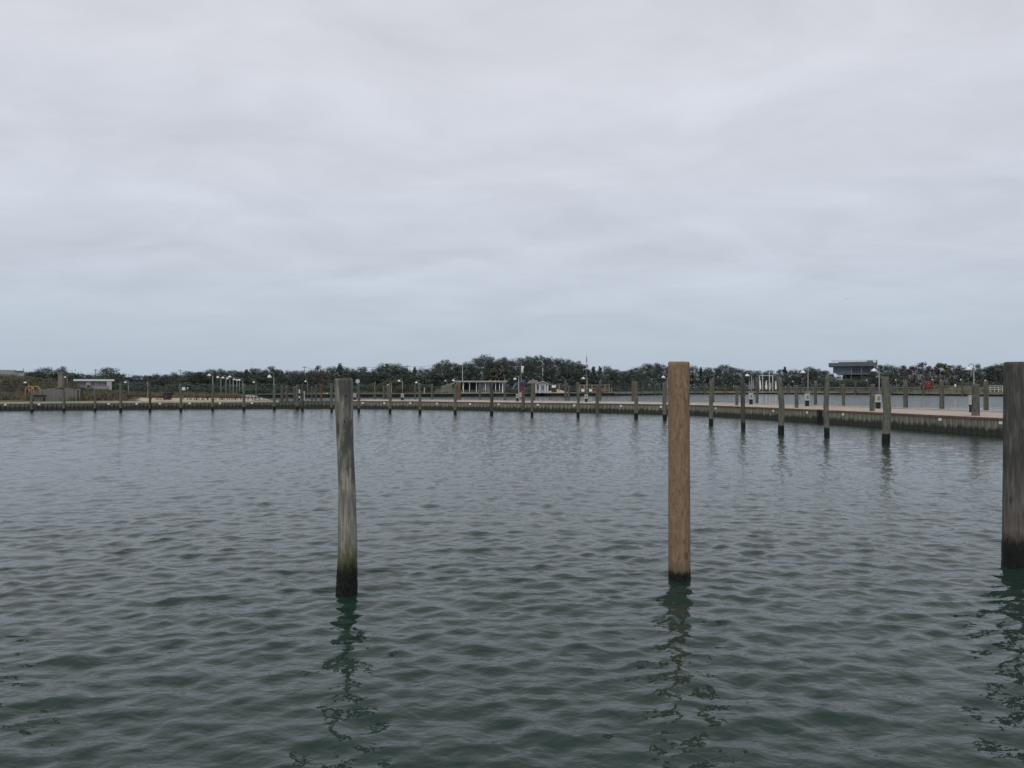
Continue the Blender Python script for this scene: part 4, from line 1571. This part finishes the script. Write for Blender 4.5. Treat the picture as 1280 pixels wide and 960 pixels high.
for p, y, m, w, lab in ((950.5, 475, 'white', 1, "folded white parasol, leftmost under the pole frame"), (957.8, 475, 'white', 1.1, "folded white parasol in the middle under the pole frame"),
                        (963, 477, 'white_dirty', .8, "folded dingy parasol under the pole frame"), (969.8, 475.5, 'white', 1, "folded white parasol right of the pole frame"),
                        (937, 475.5, 'lilac', 1.6, "folded grey lilac parasol beside a pier lamp, left one"), (941.5, 473.5, 'lilac', 1.6, "folded grey lilac parasol beside a pier lamp, middle one"), (945.6, 474.5, 'lilac', 1.5, "folded grey lilac parasol beside a pier lamp, right one")):
    parasol(p, y, 422, lab, M[m], w)

# red frame on the far shore
D = 338
k = D / F
x = WX(1161, D)
g = gz(x, D)
r = thing("red_frame", "red open tower frame with slats on the far shore at the right", "tower", (x, D, g))
for dx in (-6.5, -2.4, 1.6, 5.6):
    MB().box((dx * k, 0, (WZ(476.3, D) - g) / 2), (.26, .26, WZ(476.3, D) - g)).build("post", M['red'], r)
for y in (476.6, 480, 483.4):
    MB().box((0, -.15, WZ(y, D) - g), (12.6 * k, .12, .3)).build("rail", M['red'], r)
for i in range(5):
    MB().box((-2.6 * k + i * 1.1 * k, -.25, (WZ(477, D) + WZ(484, D)) / 2 - g), (.2, .08, 7 * k)).build("slat", M['red'], r)


# far fences
def fence(pxs, D_off, y_rails, label, material, step=3.2, rail_h=.22):
    q0 = None
    poly = offset(FARW, D_off)
    a, b = front_u(poly, pxs[0]), front_u(poly, pxs[1])
    r = thing("fence", label, "fence", (0, 0, 0))
    ptsx = []
    u = pxs[0]
    while u <= pxs[1]:
        c = front_u(poly, u)
        if c:
            ptsx.append(c)
        u += step
    tops = []
    for (x, y, an) in ptsx:
        zt = WZ(y_rails[0], y)
        MB().box((0, 0, zt / 2 - .1 + .5), (.2, .2, zt - 1.0 + .3)).build("post", material, r, loc=(x, y, 0))
    for yr in y_rails:
        for c0, c1 in zip(ptsx[:-1], ptsx[1:]):
            MB().beam((c0[0], c0[1] - .12, WZ(yr, c0[1])), (c1[0], c1[1] - .12, WZ(yr, c1[1])), .08, rail_h).build("rail", material, r)
    return r


fence((975, 1150), 5.0, (484.6, 487.6), "weathered two rail fence along the far shore under the glass building", M['grey_wood'], 7.0, .42)
fence((1168, 1226), 4.5, (482.8, 486.6), "weathered two rail fence along the far shore right of the red frame", M['grey_wood'], 6.0, .42)
fence((1233, 1282), 4.0, (482.4, 484.6, 487.0), "pale three rail fence along the far shore near the right edge", M['white_dirty'], 5.0, .26)
# grey board fence left of the pavilion
D = 296
k = D / F
r = thing("board_fence", "weathered grey board fence left of the white pavilion", "fence", (WX(557, D), D, 1.3))
bm_ = MB().box((0, 0, 0), (.62, .07, 1)).mesh("board", M['grey_wood'])
for i in range(40):
    hgt = 2.4 + .055 * i + random.uniform(-.05, .05)
    if i < 12:
        hgt *= .45
    o = link("board", bm_, r, (-13 * k + i * .66 * k * 1.0, random.uniform(-.03, .03), hgt / 2 - .4))
    o.scale = (.66 * k / .64, 1, hgt)
for z in (.4, 1.4):
    MB().box((0, .12, z - .2), (26 * k, .1, .18)).build("rail", M['grey_wood'], r)

# small white road posts on the far bank
for i, (p, y) in enumerate(((433, 484.5), (472.5, 486.5), (530.5, 485), (569.7, 486.5))):
    D = 266 + i * 8
    x = WX(p, D)
    g = gz(x, D)
    r = thing("white_post", ["short pale post behind the round white disc sign", "short pale post above the far bulkhead right of the disc sign", "short pale post between slim conifer and board fence", "short pale post at the pavilion's left corner"][i], "post", (x, D, g), 0, "pale posts on the far bank")
    h = max(.8, WZ(y, D) - g)
    MB().lathe([(.2, -.3), (.2, h), (.12, h + .12)], n=8).build("shaft", M['white_dirty'], r)
    MB().lathe([(.23, h * .7), (.23, h * .78)], n=8).build("band", M['galv'], r)


# ------------------------------------------------------------------ vegetation
def crown_mesh(name, material, H, Wd, seed, kind="pine", clumps=34, leaf=.42, per=34):
    """a crown of many small tilted leaf faces gathered in uneven clumps; origin at the tree's foot"""
    r = np.random.default_rng(seed)
    cs, rs = [], []
    for i in range(clumps):
        u = r.uniform(0, 1) ** .7
        z = H * (.12 + .86 * u)
        if kind == "pine":
            env = np.interp(u, [0, .25, .6, .85, 1], [.8, 1.0, .92, .68, .34])
        elif kind == "cone":
            env = np.interp(u, [0, .15, 1], [.8, 1.0, .06])
        else:
            env = np.interp(u, [0, .35, .75, 1], [.9, 1.0, .75, .25])
        a = r.uniform(0, 6.283)
        q = math.sqrt(r.uniform(.05, 1)) * Wd / 2 * env
        cs.append((q * math.cos(a), q * math.sin(a), z))
        rs.append(Wd * r.uniform(.07, .16) * (1.0 if kind != "cone" else .9))
    cs = np.array(cs)
    rs = np.array(rs)
    N = clumps * per
    idx = np.repeat(np.arange(clumps), per)
    d = r.normal(0, 1, (N, 3))
    d /= np.linalg.norm(d, axis=1, keepdims=True)
    rad = rs[idx] * r.uniform(.35, 1.0, N) ** .5
    c = cs[idx] + d * rad[:, None] * np.array([1, 1, .62])
    c[:, 2] = np.maximum(c[:, 2], .1)
    ax = c - np.array([0, 0, H * .45])
    ax /= np.linalg.norm(ax, axis=1, keepdims=True) + 1e-9
    nn = d * .55 + ax * .5 + np.array([0, 0, .25]) + r.normal(0, .28, (N, 3))
    nn /= np.linalg.norm(nn, axis=1, keepdims=True)
    b = np.cross(nn, r.normal(0, 1, (N, 3)))
    b /= np.linalg.norm(b, axis=1, keepdims=True)
    t = np.cross(b, nn)
    s = leaf * r.uniform(.55, 1.25, N)[:, None]
    v = np.stack([c - t * s * .5, c + b * s * .34, c + t * s * .6, c - b * s * .34], 1).reshape(-1, 3)
    mb = MB()
    mb.v = [tuple(p) for p in v]
    mb.f = [tuple(range(4 * i, 4 * i + 4)) for i in range(N)]
    mb.m = [0] * N
    return mb.mesh(name, material), cs


def trunk_mesh(H, cs, seed, base=.18):
    r = random.Random(seed)
    mb = MB()
    mb.tube([(0, 0, -.4), (r.uniform(-.1, .1), 0, H * .35), (r.uniform(-.2, .2), r.uniform(-.2, .2), H * .7), (0, 0, H * .93)], [base, base * .8, base * .5, base * .15], 7)
    for i in range(9):
        c = cs[(i * 3) % len(cs)]
        z = max(.3, c[2] - .25 * math.hypot(c[0], c[1]))
        mb.tube([(0, 0, z), (c[0] * .55, c[1] * .55, z + (c[2] - z) * .7), tuple(c)], [base * .35, base * .22, base * .08], 5)
    return mb.mesh("trunk", M['bark'])


class Kind:
    def __init__(self, name, material, H, Wd, kind, n, seed, **kw):
        self.name, self.H, self.W = name, H, Wd
        self.var = []
        for i in range(n):
            cm, cs = crown_mesh("crown", material, H, Wd, seed + i, kind, **kw)
            self.var.append((cm, trunk_mesh(H, cs, seed + i, .02 * H)))

    def place(self, i, x, y, z, h, w, label, cat, group=None):
        cm, tm = self.var[i % len(self.var)]
        r = thing(self.name, label, cat, (x, y, z), (i * 2.4) % 6.28, group)
        r.scale = (w / self.W, w / self.W, h / self.H)
        link("trunk", tm, r)
        link("crown", cm, r)
        return r


PINE = Kind("pine_tree", M['pine'], 10, 10, "pine", 6, 100, clumps=84, per=52, leaf=.34)
CONE = Kind("pine_tree", M['pine'], 10, 6, "cone", 3, 200, clumps=44, per=34, leaf=.52)
OLIVE = Kind("broadleaf_tree", M['pine_olive'], 7, 8, "round", 3, 300, clumps=40, per=40, leaf=.5)
BROWN = Kind("bare_tree", M['leaf_brown'], 8, 8, "round", 3, 400, clumps=40, per=36, leaf=.42)
GREYS = Kind("shrub", M['leaf_grey'], 2.5, 3, "round", 3, 500, clumps=34, per=34, leaf=.17)
GREENS = Kind("shrub", M['leaf_green'], 2.0, 3, "round", 3, 600, clumps=30, per=34, leaf=.18)

TREES = [(-14, 463, 'p', 24), (36, 466, 'p', 22), (46, 465, 'p', 18), (57, 460.5, 'p', 18), (67, 468, 'p', 14), (76.5, 459.5, 'p', 13), (90, 467, 'p', 14), (100, 468, 'p', 14), (111, 469, 'p', 14), (122, 470, 'p', 14),
         (137.5, 461, 'p', 25), (148, 468, 'p', 14), (160, 472, 'p', 16), (171, 470, 'p', 16), (184, 470, 'p', 18), (196, 468.5, 'p', 20), (209, 469, 'p', 16), (219, 466.5, 'p', 15), (227, 474, 'o', 22), (236, 465.5, 'p', 18), (247, 466, 'p', 16), (254, 465, 'p', 14),
         (263, 463, 'p', 16), (273, 462.5, 'p', 16), (283, 464.5, 'p', 16), (291, 464, 'p', 14), (300, 465, 'p', 14), (308, 463, 'c', 13), (319, 461.5, 'p', 18), (329, 464, 'p', 16), (338, 459.5, 'p', 17), (348, 463, 'p', 14), (352.5, 464, 'c', 9), (362, 464.5, 'p', 16), (371, 464.5, 'p', 14), (380, 465, 'p', 16),
         (390, 464, 'p', 18), (398, 458.5, 'b', 12), (405, 464, 'b', 16), (414, 460, 'p', 16), (425, 455.5, 'c', 17), (433, 461, 'p', 13), (444, 463, 'p', 15), (453, 460.5, 'p', 17), (464, 466, 'p', 14), (474, 460, 'p', 18), (482, 455.8, 'p', 20), (493, 456, 'p', 20), (503, 459.5, 'p', 16), (512, 466, 'p', 14), (518.5, 460, 'c', 13), (531, 461.5, 'p', 18), (541, 466, 'p', 15),
         (549, 456, 'p', 15), (556, 451.5, 'p', 18), (566, 455, 'p', 18), (575, 457, 'p', 18), (586, 454, 'p', 20), (596, 449, 'p', 18), (606, 445.5, 'p', 20), (615, 448, 'p', 16), (621, 455, 'o', 22), (629, 448.5, 'p', 18), (638, 451, 'p', 18), (649, 449, 'p', 18), (657.5, 447, 'p', 13), (664, 448.5, 'p', 14), (673, 446.5, 'p', 18), (684, 448.5, 'p', 18), (693, 449, 'p', 18), (703, 450.5, 'p', 20), (712, 451, 'p', 18), (720, 453.5, 'p', 18), (728, 457, 'p', 18), (742, 459.5, 'c', 13), (750, 459, 'c', 12), (760, 459, 'p', 18), (736, 463, 'b', 18), (770, 463, 'p', 16),
         (779, 465, 'p', 16), (788, 463, 'p', 16), (797, 460, 'p', 18), (808, 456, 'p', 20), (818, 455.5, 'p', 18), (827, 457, 'p', 18), (840, 459, 'p', 18), (853, 460, 'p', 18), (866, 458.5, 'p', 18), (876, 460, 'c', 12), (885, 460.5, 'p', 16), (895, 461, 'p', 16), (905, 457.5, 'p', 18), (915, 460, 'p', 14), (926, 462, 'p', 15), (938, 464, 'p', 16),
         (950, 464.5, 'p', 16), (962, 464, 'p', 16), (976, 463, 'b', 15), (981, 459.5, 'c', 11), (991, 463, 'p', 15), (1001, 464, 'p', 15), (1011, 460, 'p', 15), (1020, 462, 'p', 15), (1030, 464.5, 'p', 15), (1039, 468, 'p', 10), (1048, 470.5, 'p', 12), (1056, 468, 'c', 10), (1068, 471.5, 'p', 14), (1079, 470.5, 'p', 14), (1091, 467, 'p', 14),
         (1102, 457.5, 'p', 18), (1112, 457, 'p', 16), (1122, 460, 'p', 16), (1131, 458, 'b', 18), (1142, 458.5, 'b', 18), (1153, 454.5, 'b', 20), (1164, 458.5, 'b', 16), (1177, 455.5, 'o', 22), (1189, 458, 'b', 18), (1200, 457.5, 'b', 16), (1212, 461, 'p', 18), (1222.5, 456.5, 'p', 9), (1238, 459, 'p', 18), (1248, 456, 'p', 20), (1262, 456, 'p', 20)]
SEC = [(-100, 87, "on the dune at the left edge"), (87, 130, "over the flat bathhouse roof"), (130, 156, "at the right end of the bathhouse"), (156, 260, "behind the beach left of clustered lamps"),
       (260, 345, "behind the clustered beach lamps"), (345, 438, "around the crooked pile top"), (438, 545, "between crooked pile and pavilion"), (545, 640, "in the tall grove over the pavilion"),
       (640, 735, "in the tall grove over the small hut"), (735, 834, "over the wooden railing"), (834, 945, "right of the tan pile on the far shore"), (945, 1034, "around the white pole frame"),
       (1034, 1098, "in front of the glass building"), (1098, 1207, "above and around the red frame"), (1207, 1400, "by the hip roofed house")]
KN = {'p': ("dark bushy pine", PINE), 'c': ("slim pointed dark conifer", CONE), 'o': ("rounded olive green tree", OLIVE), 'b': ("brown bare looking tree", BROWN)}


def tree_D(p):
    return float(np.interp(p, [-40, 130, 160, 300, 420, 560, 770, 850, 940, 1034, 1040, 1092, 1110, 1220, 1300], [212, 240, 215, 245, 292, 318, 345, 425, 440, 440, 408, 408, 395, 372, 365]))


cnt = {}
for i, (p, y, kd, w) in enumerate(sorted(TREES)):
    D = tree_D(p) + random.uniform(-4, 8) - (7 if kd in 'ob' else 0)
    x = WX(p, D)
    z = gz(x, D) - .2
    h = WZ(y, D) - z
    sec = [s for s in SEC if s[0] <= p < s[1]][0]
    key = (sec[2], kd)
    cnt[key] = cnt.get(key, 0) + 1
    nm, K = KN[kd]
    K.place(i, x, D, z, h * 1.03, w * D / F * (random.uniform(1.3, 1.8) if kd == 'p' else 1.3), f"{ORD[cnt[key] - 1]} {nm} from left, {sec[2]}", "tree", "trees along the far tree line")


# a wood behind the single trees: one mass
def mass(name, material, items, seed, leaf, per_m3, clump_r):
    r = np.random.default_rng(seed)
    V = []
    for (x, y, z, w, h) in items:
        n = int(per_m3)
        c = np.array([x, y, z]) + r.normal(0, 1, (n, 3)) * np.array([w * .28, w * .28, 0]) + np.stack([np.zeros(n), np.zeros(n), h * r.uniform(.05, 1, n) ** .8], 1)
        nn = (c - np.array([x, y, z + h * .4])) / max(w, h) * 1.5 + np.array([0, -.2, .3]) + r.normal(0, .3, (n, 3))
        nn /= np.linalg.norm(nn, axis=1, keepdims=True)
        b = np.cross(nn, r.normal(0, 1, (n, 3)))
        b /= np.linalg.norm(b, axis=1, keepdims=True) + 1e-9
        t = np.cross(b, nn)
        s = leaf * r.uniform(.6, 1.3, n)[:, None]
        V.append(np.stack([c - t * s * .5, c + b * s * .36, c + t * s * .6, c - b * s * .36], 1).reshape(-1, 3))
    V = np.concatenate(V)
    mb = MB()
    mb.v = V.tolist()
    mb.f = [(4 * i, 4 * i + 1, 4 * i + 2, 4 * i + 3) for i in range(len(V) // 4)]
    mb.m = [0] * len(mb.f)
    o = mb.build(name, material)
    o["kind"] = "stuff"
    return o


tp, ty = zip(*[(p, y) for p, y, k_, w in sorted(TREES) if k_ != 'o'])
it = []
for p in np.arange(-60, 1300, 4.0):
    D = tree_D(p) + random.uniform(14, 34)
    if 1030 < p < 1100:
        D = 403
    x = WX(p, D)
    y = float(np.interp(p, tp, ty)) + random.uniform(2.0, 5)
    if 2 < p < 32:
        y = 470
    if 1030 < p < 1100:
        y = max(y, 470) + 2
    z = gz(x, D)
    it.append((x, D, z, 8, max(2, WZ(y, D) - z)))
o = mass("wood", M['pine'], it, 5, .48, 800, 1)
tag(o, "dense dark wood filling the gaps behind the single trees", "wood")
# understorey in front of the trees
it = []
for p in np.arange(-60, 1300, 3.2):
    D = tree_D(p) - random.uniform(4, 14)
    if 1030 < p < 1100:
        D = 398
    x = WX(p, D)
    z = gz(x, D)
    it.append((x, D, z, 5, random.uniform(1.2, 3.4)))
o = mass("undergrowth", M['pine'], it, 6, .5, 150, 1)
tag(o, "low dark undergrowth along the foot of the tree line", "undergrowth")

# shrubs one can tell apart
SH = []
for i, p in enumerate((2, 14, 26, 40, 50, 57, 64, 71, 78, 85, 92, 99, 148, 156, 165, 173, 180)):
    SH.append((p, random.uniform(118, 127) if p < 110 else random.uniform(122, 128), 'g', random.uniform(1.7, 2.3) if 38 < p < 101 else random.uniform(.9, 1.4), "grey brown twiggy shrub"))
for p, D, h in ((-6, 165, 2.6), (6, 170, 2.4), (20, 175, 2.4), (33, 180, 2.2), (47, 186, 2.0), (60, 178, 2.4), (70, 170, 2.0), (111, 192, 2.0)):
    SH.append((p, D, 'l', h, "grey green scrub bush"))
for p, D, h, w in ((10, 150, 2.4, 'g'), (28, 148, 2.2, 'g'), (-5, 146, 2.2, 'g'), (60, 150, 2.0, 'g'), (80, 152, 1.8, 'g')):
    SH.append((p, D, w, h, "grey brown twiggy shrub"))
for p, D, h in ((485, 268, 4.6), (491, 270, 5.8), (497, 269, 5.0), (476, 272, 3.6), (505, 274, 3.4), (515, 277, 3.0), (350, 232, 2.2), (360, 236, 2.4), (337, 230, 2.0), (905, 408, 4.6), (911, 409, 4.0)):
    SH.append((p, D, 'l', h, "yellow green bush" if 470 < p < 520 else "grey green scrub bush"))
cs_ = {}
for i, (p, D, kd, h, nm) in enumerate(sorted(SH)):
    x = WX(p, D)
    z = gz(x, D) - .1
    wh = "in front of the dune and bathhouse" if D < 135 else "higher up on the left dune" if D < 210 else "on the far bank"
    cs_[(nm, wh)] = cs_.get((nm, wh), 0) + 1
    K = GREYS if kd == 'g' else GREENS
    K.place(i, x, D, z, h, h * random.uniform(1.0, 1.35), f"{nm} {wh}, {ORD[cs_[(nm, wh)] - 1]} from left", "shrub", "shrubs on the banks")

# dune grass: tufts of blades
r = np.random.default_rng(77)


def grass(name, material, n, xf, label, hmin, hmax, seed):
    rr = np.random.default_rng(seed)
    xs, ys = xf(rr, n)
    zs = ground_z(xs, ys)
    d = seg_dist(WATER_POLY, xs, ys)
    keep = (~inside(WATER_POLY, xs, ys)) & (d > 4.2)
    xs, ys, zs = xs[keep], ys[keep], zs[keep]
    V, Fc = [], []
    B = 7
    n = len(xs)
    X_ = np.repeat(xs, B) + rr.normal(0, .16, n * B)
    Y_ = np.repeat(ys, B) + rr.normal(0, .16, n * B)
    Z_ = np.repeat(zs, B) - .05
    h = rr.uniform(hmin, hmax, n * B)
    a = rr.uniform(0, 6.28, n * B)
    l = rr.uniform(.1, .6, n * B) * h
    w = h * .06 + .02
    p0 = np.stack([X_ - w * np.sin(a), Y_ + w * np.cos(a), Z_], 1)
    p1 = np.stack([X_ + w * np.sin(a), Y_ - w * np.cos(a), Z_], 1)
    p2 = np.stack([X_ + l * np.cos(a), Y_ + l * np.sin(a), Z_ + h], 1)
    v = np.stack([p0, p1, p2], 1).reshape(-1, 3)
    mb = MB()
    mb.v = v.tolist()
    mb.f = [(3 * i, 3 * i + 1, 3 * i + 2) for i in range(n * B)]
    mb.m = [0] * len(mb.f)
    o = mb.build(name, material)
    o["kind"] = "stuff"
    return tag(o, label, "grass")


M['grass_tan'] = simple('dry_dune_grass', (.140, .125, .086), .9, .3, .3)
M['grass_green'] = simple('green_dune_grass', (.085, .088, .048), .9, .3, .3)


def left_dune(rr, n):
    D = rr.uniform(112, 215, n)
    p = rr.uniform(-60, 210, n)
    p = np.where((p > 160) & (D < 140), p - 170, p)
    return (p - 640) / F * D, D


def mid_bank(rr, n):
    D = rr.uniform(140, 330, n)
    p = rr.uniform(150, 560, n)
    return (p - 640) / F * D, D


def far_bank(rr, n):
    D = rr.uniform(300, 440, n)
    p = rr.uniform(720, 1290, n)
    return (p - 640) / F * D, D


grass("dune_grass", M['grass_tan'], 5200, left_dune, "dry tan dune grass on the left bank", .4, 1.0, 1)
grass("dune_grass", M['grass_green'], 3200, left_dune, "greener beach grass among the left scrub", .35, .8, 2)
grass("dune_grass", M['grass_tan'], 4200, mid_bank, "dry grass on the bank behind the picnic beach", .4, 1.1, 3)
grass("dune_grass", M['grass_green'], 3600, far_bank, "rough green grass on the far bank", .5, 1.3, 4)

# one gull high over the right side
D = 160
bd = MB()
bd.tube([(-.20, 0, 0), (-.1, 0, .01), (.05, 0, .015), (.17, 0, .03), (.24, 0, .03)], [.015, .05, .06, .035, .012], 8)
bird = thing("bird", "tiny dark bird flying high in the pale sky", "bird", (WX(1058.5, D), D, WZ(374, D)), R(60))
bd.build("body", M['gull'], bird, True)
for s in (-1, 1):
    MB().add([(.08, s * .03, .03), (-.06, s * .03, .03), (-.05, s * .28, .16), (.07, s * .26, .17), (-.14, s * .58, .08), (-.09, s * .56, .10),
              (.08, s * .03, .02), (-.06, s * .03, .02), (-.05, s * .28, .15), (.07, s * .26, .16), (-.14, s * .58, .075)],
             [(0, 1, 2, 3), (3, 2, 4, 5), (9, 8, 7, 6), (5, 10, 8, 9)]).build("wing", M['gull'], bird)
print("objects", len(bpy.data.objects), "tris", sum(len(m.polygons) for m in bpy.data.meshes))
